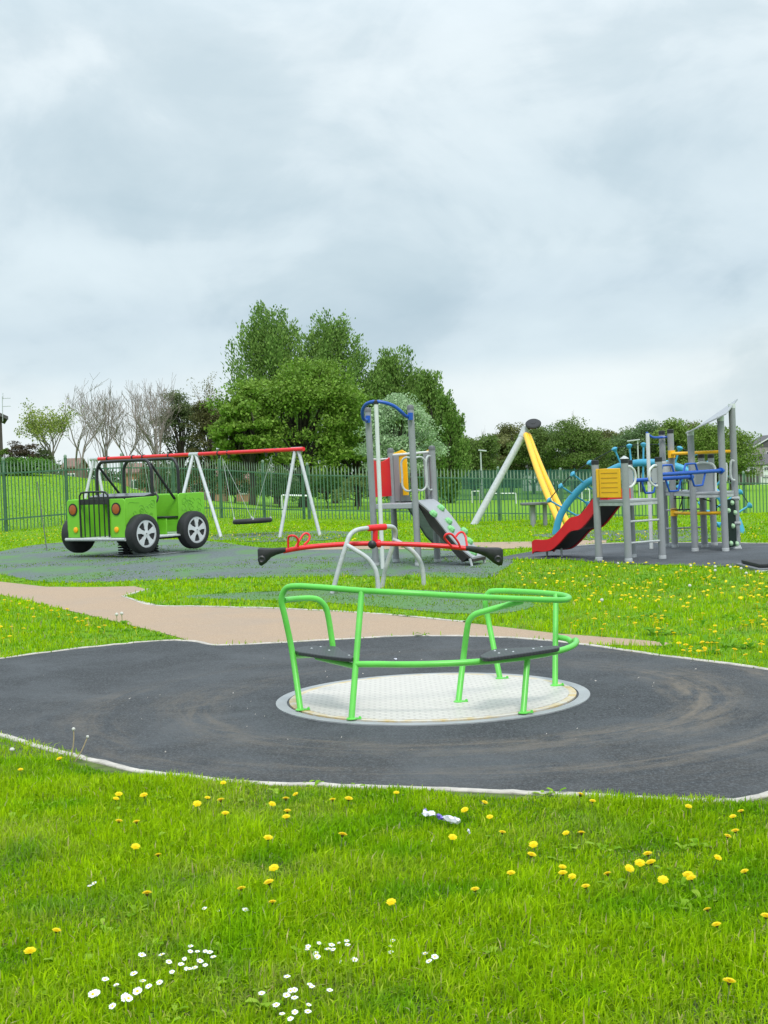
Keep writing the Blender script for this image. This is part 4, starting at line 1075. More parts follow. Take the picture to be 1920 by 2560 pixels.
# ================================================================== tripod and bench
def Yz(x, y): return (1140 + x / 2.127, 1000 + y / 2.127)
gf = GT(Yz(92, 664)); tp = P(Yz(374, 158), 41.6); y1 = GT(Yz(566, 688)); y2 = GT(Yz(606, 676))
t = thing('tripod_swing', 'tall yellow and silver tripod topped by a black oval disc', 'tripod swing', Vector((tp.x, tp.y, H(tp.x, tp.y))))
MB().tube([gf - ez * .03, tp + ez * .02], .105, 14).build('leg', M['silver'], t)['label'] = 'silver leg'
for q, b_ in ((y1, P(Yz(372, 186), 41.3)), (y2, P(Yz(384, 186), 41.5))):
    MB().tube([q - ez * .03, q.lerp(b_, .5) + Vector((-.08, 0, .05)), b_], .085, 14, smooth=4).build('leg', M['yellow'], t)['label'] = 'yellow leg'
MB().tube([tp - (tp - gf).normalized() * .3, tp + ez * .05], .125, 14).build('top_collar', M['silver'], t)
dc = P(Yz(411, 128), 41.4)
da = Vector((-.10, -.60, .79)).normalized()
MB().lathe(dc, da, [(.05, -.07), (.19, -.05), (.235, -.02), (.24, .02), (.21, .05), (.08, .06), (.07, .07), (.02, .075)], 32).build('top_disc', M['rubber'], t)
MB().tube([tp, dc], .07, 10).build('disc_arm', M['black'], t)
e = P(Yz(548, 600), 38.2)
MB().tube([e + Vector((-.12, 0, .12)), e, y2 + Vector((.05, -.1, .06))], .05, 8).build('rubber_handle', M['rubber'], t)
bf = GT(Yz(411, 672))
zb_ = P(Yz(411, 552), bf.y).z; xl, xr = P(Yz(345, 550), bf.y).x, P(Yz(500, 550), bf.y).x
t = thing('bench_table', 'plain grey plank table on a single post beside the tripod', 'table', bf)
MB().box(((xl + xr) / 2, bf.y, zb_), (xr - xl, 0, 0), (0, .5, 0), (0, 0, .07)).build('table_top', M['dgrey'], t, bevel=.015)
MB().tube([bf - ez * .02, Vector((bf.x, bf.y, zb_ - .04))], .075, 12).build('leg', M['grey'], t)
MB().tube([Vector((xr - .15, bf.y, H(xr, bf.y))), Vector((xr - .15, bf.y, zb_ - .04))], .06, 12).build('leg', M['grey'], t)
# sunken trampoline at the right edge
q0 = G(D(1640, 1231)); tc0 = Vector((q0.x + .70, q0.y + .15, 0))
t = thing('ground_trampoline', 'low black trampoline sunk into the grass at the right edge', 'trampoline', tc0)
MB().box(tc0 + ez * .085, (1.58, 0, 0), (0, 1.0, 0), (0, 0, .05)).build('jumping_mat', M['rubber'], t, bevel=.01)
m_ = MB()
for sx_, sy_, lx_, ly_ in ((0, -.56, 1.7, .11), (0, .56, 1.7, .11), (-.80, 0, .11, 1.0), (.80, 0, .11, 1.0)):
    m_.box(tc0 + Vector((sx_, sy_, .025)), (lx_, 0, 0), (0, ly_, 0), (0, 0, .06))
m_.build('border', M['dgrey'], t, bevel=.01)
MB().box(tc0 + Vector((0, -.66, .012)), (1.8, 0, 0), (0, .08, 0), (0, 0, .03)).build('edge_strip', M['white'], t)

# ================================================================== palisade fence
FA, FCn, FE = Vector((-12.1, 47.6, 0)), Vector((-3.5, 61.0, 0)), Vector((19.5, 63.6, 0))
FL = FA + (FA - FCn) * .62
t = thing('palisade_fence', 'dark green steel palisade fence with sky light painted on its pointed tops round the playground', 'fence', Vector((FCn.x, FCn.y, H(FCn.x, FCn.y))))
FH = 2.42
def fence_run(p0, p1):
    d = (p1 - p0); ln = d.length; d = d.normalized(); n = Vector((-d.y, d.x, 0))
    nb = round(ln / 2.75); st = ln / nb
    for b in range(nb):
        a = p0 + d * st * b; c = p0 + d * st * (b + 1); ha, hc = H(a.x, a.y), H(c.x, c.y)
        m_ = MB(); mt = MB(); k = 0
        npal = int(st / .155)
        for i in range(npal):
            u = (i + .5) / npal; q = a.lerp(c, u); h = ha + (hc - ha) * u; w_ = .023
            jj = rnd.uniform(-.012, .012)
            base = q - n * .03 + ez * (h + .04)
            m_.prism([base - d * w_, base + n * .014, base + d * w_, base + n * -.002], ez * (FH - .46 + jj))
            tz0 = base + ez * (FH - .46 + jj + .001)
            vs = [tz0 - d * w_, tz0 + n * .014, tz0 + d * w_, tz0 - n * .002]
            v2 = [v + ez * .26 for v in vs]; ap = tz0 + ez * .42
            mt.add(vs + v2 + [ap], [(0, 1, 5, 4), (1, 2, 6, 5), (2, 3, 7, 6), (3, 0, 4, 7), (4, 5, 8), (5, 6, 8), (6, 7, 8), (7, 4, 8)])
        o = m_.build('pale_panel', M['fence'], t)
        mt.build('pale_tips', M['fencetip_skylit'], o)
        for z in (.42, FH - .44):
            MB().bar(a + ez * (ha + z), c + ez * (hc + z), .05, .05).build('rail', M['fence'], t)
    for b in range(nb + 1):
        a = p0 + d * st * b; h = H(a.x, a.y)
        o = MB().box(a + n * .06 + ez * (h + FH / 2 - .02), d * .11, n * .06, ez * (FH + .02)).build('post', M['fence'], t)
        MB().lathe(a + n * .06 + ez * (h + FH - .01), ez, [(.05, 0), (.06, .05), (.055, .09), (.03, .12), (.004, .125)], 8).build('post_cap', M['fencetip_skylit'], o)
fence_run(FL, FCn); fence_run(FCn + (FE - FCn).normalized() * .16, FE)
br0 = GT(D(98, 1137)); 
t_ = t
br0 = GT((115, 1318)); MB().tube([P((93, 1204), br0.y), br0], .012, 6).build('brace', M['dgrey'], t_)

# ================================================================== far things: court fence, goals, lamp posts, houses
cl_, cr_ = P(D(935, 1075), 131), P(D(1345, 1075), 131)
hl_ = H(cl_.x, 131)
t = thing('court_fence', 'solid looking teal mesh fence round a far ball court', 'fence', Vector((cl_.x, 131, hl_)))
nb = 8
for b in range(nb):
    a = cl_.lerp(cr_, b / nb); c = cl_.lerp(cr_, (b + 1) / nb); a.z, c.z = H(a.x, 131), H(c.x, 131)
    m_ = MB(); k_ = int((c - a).length / .085)
    for i in range(k_):
        q = a.lerp(c, (i + .5) / k_); m_.box(q + ez * 1.45, (.052, 0, 0), (0, .03, 0), (0, 0, 2.8))
    for z in (.12, 1.45, 2.85): m_.bar(a + ez * z, c + ez * z, .05, .05)
    m_.build('mesh_panel', M['court'], t)
for b in range(nb + 1):
    a = cl_.lerp(cr_, b / nb); a.z = H(a.x, 131)
    MB().box(a + ez * 1.5 - Vector((0, .08, 0)), (.1, 0, 0), (0, .08, 0), (0, 0, 3.0)).build('post', M['court'], t)
def goal(p0, p1, d, hgt, label):
    a, c = P(p0, d), P(p1, d)
    a.z, c.z = H(a.x, d), H(c.x, d)
    t = thing('goal', label, 'goal', (a + c) / 2, 'small white football goals beyond the fence')
    for q in (a, c): MB().tube([q - ez * .02, q + ez * hgt], .045, 8).build('goal_post', M['goal'], t)
    MB().tube([a + ez * hgt, c + ez * hgt], .045, 8).build('crossbar', M['goal'], t)
    for q in (a, c): MB().tube([q + ez * hgt, q + Vector((0, .5, .02))], .02, 6).build('back_stay', M['goal'], t)
goal((707, 1290), (776, 1288), 66.5, 1.02, 'white goal frame seen through the swing legs')
goal((1222, 1249), (1290, 1247), 112, .85, 'white goal behind the silver leg of the tripod')
goal((1180, 1246), (1199, 1245), 118, 1.0, 'narrow white goal between the slide tower and the tripod')
goal((1455, 1240), (1474, 1239), 118, 1.1, 'narrow white goal seen through the turquoise arch')
def lamp(px, ytop, d, arm, label):
    q = P((px, 1200), d); q.z = H(q.x, d); zt = P((px, ytop), d).z
    t = thing('lamp_post', label, 'lamp post', q)
    MB().tube([q, Vector((q.x, q.y, zt))], [.11, .075], 10).build('column', M['silver'], t)
    MB().box((q.x + arm * .5, q.y, zt + .06), (abs(arm) + .5, 0, .12 * (1 if arm < 0 else -1)), (0, .35, 0), (0, 0, .16)).build('lantern', M['silver'], t, bevel=.04)
lamp(1597, 1102, 150, -.9, 'tall street lamp rising behind the climbing frame between low post and white pole')
lamp(1204, 1128, 150, .4, 'slim street lamp to the right of the pale tree')

def wbox(name, c, sx_, sy_, sz, yaw, mat, par, bevel=0):
    ca, sa = math.cos(yaw), math.sin(yaw)
    return MB().box(Vector(c) + ez * sz / 2, (sx_ * ca, sx_ * sa, 0), (-sy_ * sa, sy_ * ca, 0), (0, 0, sz)).build(name, mat, par, bevel=bevel)
class House:
    def __init__(s, name, label, c, yaw, group=None):
        s.c = Vector(c); s.yaw = yaw; s.t = thing(name, label, 'house', s.c, group)
        s.ux = Vector((math.cos(yaw), math.sin(yaw), 0)); s.uy = Vector((-math.sin(yaw), math.cos(yaw), 0))
    def p(s, x, y, z): return s.c + s.ux * x + s.uy * y + ez * z
    def wall(s, x0, x1, y0, y1, h, mat, gable=None, nm='wall'):
        if gable:   # gable end faces the front
            xm = (x0 + x1) / 2
            q = [s.p(x0, y0, -.5), s.p(x1, y0, -.5), s.p(x1, y0, h), s.p(xm, y0, h + gable), s.p(x0, y0, h)]
            return MB().prism(q, s.uy * (y1 - y0)).build(nm, mat, s.t)
        q = [s.p(x0, y0, -.5), s.p(x1, y0, -.5), s.p(x1, y1, -.5), s.p(x0, y1, -.5)]
        return MB().prism(q, ez * (h + .5)).build(nm, mat, s.t)
    def roof_front(s, x0, x1, y0, y1, h, rise, mat, ov=.3):   # ridge parallel to the front
        ym = (y0 + y1) / 2
        q = [s.p(x0 - ov, y0 - ov, h - .05), s.p(x0 - ov, ym, h + rise), s.p(x0 - ov, y1 + ov, h - .05), s.p(x0 - ov, y1 + ov, h + .1), s.p(x0 - ov, ym, h + rise + .18), s.p(x0 - ov, y0 - ov, h + .1)]
        m_ = MB().prism(q[:2] + [q[4], q[5]], s.ux * (x1 - x0 + 2 * ov)).prism([q[1], q[2], q[3], q[4]], s.ux * (x1 - x0 + 2 * ov))
        tri = [s.p(x0, y0, h), s.p(x0, y1, h), s.p(x0, ym, h + rise - .02)]
        m_.prism(tri, s.ux * (x1 - x0))
        return m_.build('roof', mat, s.t)
    def roof_gable(s, x0, x1, y0, y1, h, rise, mat, fascia):
        xm = (x0 + x1) / 2; ov = .45; k = rise / (xm - x0)
        m_ = MB(); f_ = MB()
        for sg in (-1, 1):
            xe = x0 - ov if sg < 0 else x1 + ov; ze = h - ov * k
            m_.prism([s.p(xe, y0 - .35, ze), s.p(xm, y0 - .35, h + rise), s.p(xm, y0 - .35, h + rise + .16), s.p(xe, y0 - .35, ze + .16)], s.uy * (y1 - y0 + .7))
            f_.prism([s.p(xe, y0 - .37, ze - .08), s.p(xm, y0 - .37, h + rise - .08), s.p(xm, y0 - .37, h + rise + .17), s.p(xe, y0 - .37, ze + .17)], s.uy * -.03)
        r_ = m_.build('roof', mat, s.t); f_.build('fascia', fascia, r_)
    def window(s, x, z, w_, h_, y0, fr=None):
        o = MB().prism([s.p(x - w_ / 2, y0 + .02, z), s.p(x + w_ / 2, y0 + .02, z), s.p(x + w_ / 2, y0 + .02, z + h_), s.p(x - w_ / 2, y0 + .02, z + h_)], s.uy * -.09).build('window', fr or M['render'], s.t)
        m_ = MB()
        for sg in (-1, 1):
            xa, xb = (x - w_ * .44, x - .04) if sg < 0 else (x + .04, x + w_ * .44)
            m_.prism([s.p(xa, y0 - .068, z + .1), s.p(xb, y0 - .068, z + .1), s.p(xb, y0 - .068, z + h_ - .1), s.p(xa, y0 - .068, z + h_ - .1)], s.uy * -.012)
        m_.build('pane', M['glass'], o)
        return o
    def door(s, x, w_, h_, y0, mat):
        return MB().prism([s.p(x - w_ / 2, y0 + .02, 0), s.p(x + w_ / 2, y0 + .02, 0), s.p(x + w_ / 2, y0 + .02, h_), s.p(x - w_ / 2, y0 + .02, h_)], s.uy * -.07).build('door', mat, s.t)
def U(x, y): return (1800 + x / 12.29, 1060 + y / 12.29)
dH = 262.0
lw = P(U(745, 1950), dH); lz = H(lw.x, dH); pxm = dH / F / 12.29
zE = P(U(1000, 1265), dH).z - lz; zR = P(U(1000, 960), dH).z - lz
h1 = House('terraced_house', 'grey brick house with low slate roof and white upper panel at far right', (lw.x, dH, lz), 0)
h1.wall(0, 13, 0, 7, zE, M['greybrick']); h1.roof_front(0, 13, 0, 7, zE, max(1.5, zR - zE), M['slate'], .25)
wz_ = lambda y: P(U(1000, y), dH).z - lz
wx_ = lambda x: (x - 745) * pxm
MB().prism([h1.p(wx_(752), -.01, wz_(1470)), h1.p(wx_(1110), -.01, wz_(1470)), h1.p(wx_(1110), -.01, wz_(1282)), h1.p(wx_(752), -.01, wz_(1282))], h1.uy * -.06).build('white_cladding', M['render'], h1.t)
h1.window(wx_(1030), wz_(1450), 170 * pxm, 130 * pxm, -.075)
MB().prism([h1.p(wx_(1340), -.01, wz_(1600)), h1.p(wx_(1700), -.01, wz_(1600)), h1.p(wx_(1700), -.01, wz_(1265)), h1.p(wx_(1340), -.01, wz_(1265))], h1.uy * -.06).build('white_cladding', M['render'], h1.t)
h1.window(wx_(1430), wz_(1450), 130 * pxm, 120 * pxm, -.075)
MB().prism([h1.p(wx_(1250), -.01, wz_(1900)), h1.p(wx_(1700), -.01, wz_(1900)), h1.p(wx_(1700), -.01, wz_(1630)), h1.p(wx_(1250), -.01, wz_(1630))], h1.uy * -.06).build('white_cladding', M['render'], h1.t)
h1.window(wx_(1420), wz_(1690), 240 * pxm, 60 * pxm, -.075)
h1.window(wx_(1000), wz_(1800), 150 * pxm, 110 * pxm, .0)
h1.door(wx_(1180), 95 * pxm, 2.0, 0, M['slate'])
MB().box(h1.p(wx_(1330), 1.5, zE + 1.5), (.6, 0, 0), (0, .6, 0), (0, 0, 1.2)).build('chimney', M['darkbrick'], h1.t)
gx = House('gabled_house', 'taller grey house with white edged gable behind the low roofed house', (P(U(1010, 1950), 275).x, 275, H(P(U(1010, 1950), 275).x, 275)), 0)
gz = gx.c.z; hE = P(U(1000, 740), 275).z - gz; rise = (P(U(1475, 450), 275).z - P(U(970, 740), 275).z)
sl_k = rise / ((1475 - 970) * 275 / F / 12.29); wG = 9.0
gx.wall(0, wG, 0, 9, hE, M['greybrick'], gable=sl_k * wG / 2); gx.roof_gable(0, wG, 0, 9, hE, sl_k * wG / 2, M['slate'], M['render'])
MB().prism([gx.p(.3, -.01, hE + .1), gx.p(wG - .3, -.01, hE + .1), gx.p(wG / 2, -.01, hE + sl_k * wG / 2 - .25)], gx.uy * -.05).build('gable_cladding', M['slate'], gx.t)
gx.window(3.6, hE - 2.0, 1.5, 1.2, 0)
hv = House('carport', 'white framed carport with dark interior in front of the grey house', (P(U(530, 1950), 258).x, 258, H(P(U(530, 1950), 258).x, 258)), 0)
hv.wall(0, 3.6, .4, 4, 2.5 * .9, M['darkbrick'])
hv.wall(-.1, .12, 0, .4, 2.3, M['render'], nm='post'); hv.wall(3.4, 3.6, 0, .4, 2.3, M['render'], nm='post')
MB().prism([hv.p(-.2, -.1, 2.3), hv.p(3.8, -.1, 2.3), hv.p(3.8, 4.2, 2.4), hv.p(-.2, 4.2, 2.4)], ez * .16).build('roof', M['slate'], hv.t)
# white bungalow far behind the tripod
wq = P((1318, 1230), 235)
hw_ = House('white_bungalow', 'long white bungalow glimpsed through the fence behind the tripod', (wq.x, 235, H(wq.x, 235)), 0)
hz_ = P((1360, 1182), 235).z - hw_.c.z
hw_.wall(0, 6.2, 0, 7, hz_, M['render']); hw_.roof_front(0, 6.2, 0, 7, hz_, 1.4, M['slate'], .3)
for x in (1.3, 3.4, 5.2): hw_.window(x, hz_ - 1.9, 1.1, 1.1, 0)
# left: dark house corner with aerial
lq = P((11, 1200), 100); lzz = H(lq.x, 100)
hl = House('brick_house', 'dark brick house cut off by the left edge', (lq.x - 9.0 * math.cos(R(17)), 100 - 9.0 * math.sin(R(17)), lzz), R(17))
ez_l = P((7, 1040), 100).z - lzz
hl.wall(0, 9.0, 0, 8, ez_l, M['darkbrick'], gable=2.2); hl.roof_gable(0, 9.0, 0, 8, ez_l, 2.2, M['slate'], M['slate'])
hl.window(5.5, 2.0, 1.3, 1.2, 0); hl.window(2.5, 2.0, 1.3, 1.2, 0)
aq = P((7, 1040), 99.5)
am = MB(); za = P((8, 991), 99.5).z
am.tube([Vector((aq.x - .02, 99.5, aq.z - .4)), Vector((aq.x + .03, 99.5, za))], .028, 6)
for yy in (996, 1016):
    z = P((8, yy), 99.5).z; am.tube([Vector((aq.x, 99.5, z)), Vector((aq.x + .62, 99.5, z))], .02, 6)
    for k in range(5): am.tube([Vector((aq.x + .1 + k * .11, 99.3, z)), Vector((aq.x + .1 + k * .11, 99.7, z))], .012, 5)
am.tube([Vector((aq.x + .08, 99.5, za - .2)), Vector((aq.x + .08, 99.5, za + .25))], .02, 6)
am.build('aerial', M['silver'], hl.t)
# brown roofed garages behind the bank
for (x0, x1, y0, y1, d, lab, wm) in ((158, 192, 1157, 1181, 140, 'low brown building behind the grassy bank at left', M['brownroof']), (313, 344, 1182, 1218, 130, 'pinkish brick building seen through the jeep windscreen bars', M['brick']), (468, 556, 1206, 1238, 135, 'wide pinkish brick building seen behind the swing legs', M['brick']), (590, 622, 1211, 1232, 138, 'small pinkish brick building seen above the basket swing', M['brick'])):
    a, c = P((x0, y1), d), P((x1, y1), d); zb0 = H(a.x, d); zt_ = P((x0, y0), d).z - zb0
    hh = House('low_building', lab, (a.x, d, zb0), 0); w_ = c.x - a.x
    hh.wall(0, w_, 0, 5, max(2.2, zt_ - .5), wm); hh.roof_front(0, w_, 0, 5, max(2.2, zt_ - .5), .8, M['brownroof'], .2)
    for k in range(max(1, int(w_ / 1.6))): hh.window(.8 + k * 1.5, max(2.2, zt_ - .5) - 1.5, .8, .9, 0)
# ================================================================== trees
def unit(v): return v / np.maximum(np.linalg.norm(v, axis=1, keepdims=True), 1e-6)
def leaf_quads(cen, size, tint, upb=.3, aspect=.55, dirs=None):
    n = len(cen)
    a = rng.normal(size=(n, 3)) if dirs is None else dirs + rng.normal(size=(n, 3)) * .35
    a = unit(a); nrm = rng.normal(size=(n, 3)); nrm[:, 2] += upb * 2; b_ = unit(np.cross(a, nrm))
    s_ = (size * rng.uniform(.6, 1.35, n))[:, None]
    v = np.stack([cen - a * s_ * .5, cen + b_ * s_ * aspect * .5, cen + a * s_ * .5, cen - b_ * s_ * aspect * .5], 1).reshape(-1, 3)
    return v, np.repeat(tint, 4, 0)
def leaf_obj(name, cen, size, cols, cl_ids, parent, upb=.3, aspect=.55, dirs=None, hv=.25):
    n = len(cen); c0, c1 = np.array(cols[0]), np.array(cols[1])
    k = rng.uniform(0, 1, int(cl_ids.max()) + 1)[cl_ids] * .6 + rng.uniform(0, 1, n) * .4
    tint = c0 + (c1 - c0) * k[:, None]; tint *= rng.uniform(1 - hv, 1 + hv, n)[:, None]
    v, tt = leaf_quads(cen, size, tint, upb, aspect, dirs)
    return np_mesh(name, v, [4] * n, np.arange(4 * n), M['leaf'], tt, parent)
def tree(kind, name, label, px, d, top, half_w, cols, nl, lsize, seed, group=None, trunk_r=.22, cat='tree', low=.18, nclump=70, depth_ratio=.8, cf=.19):
    """px: crown centre column (src px); top: src px row of the crown top; half_w: half crown width in src px"""
    r_ = np.random.default_rng(seed)
    q = P((px, 1240), d); z0 = H(q.x, d); zt_ = P((px, top), d).z; h = zt_ - z0; rw = half_w / F * d
    base = Vector((q.x, d, z0)); t = thing(name, label, cat, base, group)
    cz = z0 + h * (low + (1 - low) * .5); rh = h * (1 - low) * .5
    B = np.array(base)
    # clump centres
    if kind == 'poplar':
        u = r_.uniform(0, 1, nclump); zz_ = u ** .85
        prof = np.sin(np.pi * np.clip(.12 + .80 * zz_, 0, 1)) ** .8 * np.where(zz_ > .65, 1 - (zz_ - .65) * 1.5, 1)
        th = r_.uniform(0, 2 * np.pi, nclump); rr = rw * prof * np.sqrt(r_.uniform(.1, 1, nclump))
        cc = np.stack([B[0] + rr * np.cos(th), B[1] + rr * np.sin(th) * depth_ratio, z0 + h * (low + (1 - low - .07) * zz_)], 1)
        per = nl // nclump; ids = np.repeat(np.arange(nclump), per)
        out = np.stack([np.cos(th) * .35, np.sin(th) * .35, np.ones(nclump)], 1); out = unit(out)
        ln = h * .10 * r_.uniform(.7, 1.5, nclump)
        s_ = r_.uniform(-.8, 1, len(ids)); thick = rw * .13
        cen = cc[ids] + out[ids] * (s_ * ln[ids])[:, None] + r_.normal(size=(len(ids), 3)) * thick * (1.05 - .75 * np.clip(s_, 0, 1))[:, None] * np.array([1, 1, .8])
        dirs = out[ids]; up_b = .1
    else:
        v = unit(r_.normal(size=(nclump, 3))); v[:, 2] = np.where(v[:, 2] < -.55, -v[:, 2], v[:, 2])
        rad_ = r_.uniform(.45, 1, nclump) ** .5
        lump = 1 + .16 * np.sin(v[:, 0] * 5 + seed) + .12 * np.sin(v[:, 2] * 7 + seed * 2)
        cc = np.stack([B[0] + v[:, 0] * rw * .9 * rad_ * lump, B[1] + v[:, 1] * rw * .9 * depth_ratio * rad_, cz + v[:, 2] * rh * .92 * rad_ * lump], 1)
        cc[:, 2] = np.minimum(cc[:, 2], zt_ - rh * .06)
        per = nl // nclump; ids = np.repeat(np.arange(nclump), per)
        cr_ = (rw * cf * r_.uniform(.65, 1.4, nclump))[ids]
        g_ = r_.normal(size=(len(ids), 3)); g_ = unit(g_) * (r_.uniform(0, 1, len(ids)) ** .45)[:, None]
        cen = cc[ids] + g_ * cr_[:, None] * np.array([1.25, 1.25, .62])
        # drooping sprays at the edge of each clump
        dirs = None; up_b = .55 if cf < .2 else .25
    leaf_obj('crown', cen, np.full(len(cen), lsize), cols, ids, t, up_b, .6 if kind != 'poplar' else .5, dirs)
    # trunk and limbs to the clumps
    m_ = MB(); tops = []
    ht = h * (low + .25)
    tp = [base - ez * .2, base + Vector((.1, 0, ht * .5)), base + Vector((-.05, .1, ht)), base + ez * (h * .72)]
    m_.tube(tp, [trunk_r * 1.15, trunk_r * .9, trunk_r * .7, trunk_r * .2], 9, smooth=4)
    sel = r_.permutation(nclump)[:min(nclump, 34)]
    if d > 150: sel = sel[:9]
    for i in sel:
        e = Vector(cc[i]); s0 = base + ez * (h * low * .8 + (e.z - z0 - h * low * .8) * r_.uniform(.25, .5))
        if s0.z < z0 + .6: s0.z = z0 + .6
        mid_ = s0.lerp(e, .55) + Vector((r_.normal() * .3, r_.normal() * .3, h * .02))
        m_.tube([s0, mid_, e], [trunk_r * .38, trunk_r * .22, trunk_r * .06], 5, smooth=3, cap=False)
    m_.build('trunk', M['bark'], t, sharp=60)
    return t
def bare_tree(name, label, px, d, top, half_w, seed, group=None, trunk_r=.17, twigs=1.0, cols=None, nl=0, dense=4, spread=.45, low_px=None):
    rr = random.Random(seed)
    q = P((px, 1240), d); z0 = H(q.x, d); zt_ = P((px, top), d).z; h = zt_ - z0; rw = half_w / F * d
    base = Vector((q.x, d, z0)); t = thing(name, label, 'tree', base, group)
    segs = []; ends = []
    def grow(p0, dr, ln, r_, lev):
        n_ = 3 if lev < 2 else 2
        pts = [p0]; p_ = p0; d_ = dr
        for k in range(n_):
            d_ = (d_ + Vector((rr.gauss(0, .13), rr.gauss(0, .13), rr.uniform(-.02, .13)))).normalized(); p_ = p_ + d_ * ln / n_; pts.append(p_)
        segs.append((pts, r_, lev))
        if lev >= dense: ends.append(pts[-1]); return
        for k in range(rr.randint(2, 4) if lev < 3 else rr.randint(2, 3)):
            f_ = rr.uniform(.35, 1.0) if k else 1.0
            i_ = min(n_ - 1, int(f_ * n_)); s_ = pts[i_].lerp(pts[i_ + 1], f_ * n_ - i_ if f_ < 1 else 1)
            a = rr.uniform(0, 6.28); sp = spread * rr.uniform(.6, 1.3)
            nd = (d_ + Vector((math.cos(a), math.sin(a), rr.uniform(-.1, .35))) * sp).normalized()
            grow(s_, nd, ln * rr.uniform(.55, .85), r_ * rr.uniform(.42, .62), lev + 1)
    ns_ = rr.randint(2, 3)
    for k in range(ns_):
        a = rr.uniform(0, 6.28)
        grow(base + Vector((rr.uniform(-.2, .2), rr.uniform(-.2, .2), -.1)), Vector((math.cos(a) * .22, math.sin(a) * .22, 1)).normalized(), h * .42, trunk_r * rr.uniform(.7, 1), 0)
    # fit to the measured height and width
    allp = [p_ for s_ in segs for p_ in s_[0]]
    mz = max(p_.z for p_ in allp) - z0; mx = sorted(abs(p_.x - base.x) for p_ in allp)[int(len(allp) * .97)]
    kz, kx = h / mz, rw / max(mx, .1)
    m_ = MB()
    fx = lambda p_: Vector((base.x + (p_.x - base.x) * kx, base.y + (p_.y - base.y) * kx, z0 + (p_.z - z0) * kz))
    tw = MB()
    for pts, r_, lev in segs:
        (m_ if lev < 2 else tw).tube([fx(p_) for p_ in pts], [max(.010, r_), max(.010, r_ * .8), max(.009, r_ * .7), max(.008, r_ * .6)][:len(pts)], 6 if lev < 2 else 4, cap=False)
    m_.build('trunk', M['barebark'], t, sharp=60)
    tw.build('branches', M['barebark'], t, sharp=60)
    if nl:
        e = np.array([fx(p_) for p_ in ends]); per = max(1, nl // len(e)); ids = np.repeat(np.arange(len(e)), per)
        cen = e[ids] + rng.normal(size=(len(ids), 3)) * rw * .13
        leaf_obj('crown', cen, np.full(len(cen), .15), cols, ids, t)
    return t
X = 1.1573
POP = ((.105, .215, .04), (.23, .36, .08)); SYC = ((.115, .24, .02), (.24, .37, .055)); WBM = ((.25, .39, .19), (.46, .59, .37)); DKB = ((.075, .115, .04), (.15, .19, .075))
tree('poplar', 'poplar_tree', 'tall feathery poplar, highest and leftmost of the poplar group', 598 * X, 118, 672 * X, 104 * X, POP, 32400, .26, 1, 'poplars behind the round tree', .3, low=.2, nclump=150)
tree('poplar', 'poplar_tree', 'second tallest poplar, just right of the highest one', 722 * X, 122, 692 * X, 112 * X, POP, 29700, .26, 2, 'poplars behind the round tree', .3, low=.2, nclump=140)
tree('poplar', 'poplar_tree', 'broad poplar standing above the pale tree', 862 * X, 124, 762 * X, 100 * X, POP, 28350, .26, 3, 'poplars behind the round tree', .3, low=.15, nclump=130)
tree('poplar', 'poplar_tree', 'narrow poplar with a gap of sky on its right', 937 * X, 121, 812 * X, 58 * X, POP, 13500, .26, 4, 'poplars behind the round tree', .24, low=.12, nclump=75)
tree('poplar', 'poplar_tree', 'lowest slim poplar at the right end of the group', 972 * X, 117, 852 * X, 42 * X, POP, 12150, .26, 5, 'poplars behind the round tree', .22, low=.08, nclump=70)
tree('broad', 'sycamore_tree', 'big round bright green tree behind the swing crossbar', 655 * X, 100, 768 * X, 172 * X, SYC, 40000, .23, 6, None, .36, low=.05, nclump=190, cf=.195)
tree('broad', 'sycamore_tree', 'smaller bright green tree leaning out left of the big round one', 545 * X, 97, 832 * X, 82 * X, SYC, 12000, .28, 7, None, .26, low=.12, nclump=70)
tree('broad', 'sycamore_tree', 'darker green lower tree filling the right flank of the big round one', 772 * X, 103, 842 * X, 78 * X, ((.075, .18, .014), (.16, .27, .04)), 13000, .28, 17, None, .26, low=.05, nclump=80)
tree('broad', 'whitebeam_tree', 'pale silvery leaved tree behind the slide tower', 868 * X, 92, 850 * X, 92 * X, WBM, 26000, .155, 8, None, .24, low=.06, nclump=130, cf=.23)
tree('broad', 'dark_tree', 'dark olive tree between the bare trees and the bright green tree', 395 * X, 108, 838 * X, 62 * X, DKB, 12000, .16, 9, None, .2, low=.10, nclump=75, cf=.29)
tree('broad', 'dark_tree', 'dark brownish tree low against the left side of the bright green tree', 458 * X, 106, 868 * X, 50 * X, ((.08, .095, .03), (.16, .155, .055)), 12000, .15, 10, None, .2, low=.06, nclump=70, cf=.30)
bare_tree('bare_tree', 'thinly leafed pale brown tree topping the dark trees', 442 * X, 116, 808 * X, 46 * X, 31, None, .14, cols=((.16, .17, .07), (.28, .27, .13)), nl=2200)
for (px, d, top, hw, sd_, lab) in ((172, 100, 808, 62, 41, 'leafless tree, leftmost of the bare ones, above the yellow green tree'), (232, 106, 822, 42, 42, 'slender leafless tree, second from left of the bare ones'), (282, 104, 818, 52, 43, 'leafless tree with forked trunk, in the middle of the bare ones'), (338, 102, 800, 58, 44, 'tallest leafless tree, rightmost of the bare ones next to the dark tree')):
    bare_tree('bare_tree', lab, px * X, d, top * X, hw * X * 1.35, sd_, 'bare trees behind the bank', .12, dense=5, spread=.62)
bare_tree('willow_tree', 'small yellow green tree just coming into leaf at left', 120 * X, 96, 872 * X, 52 * X, 51, None, .13, cols=((.17, .24, .035), (.30, .36, .07)), nl=4200)
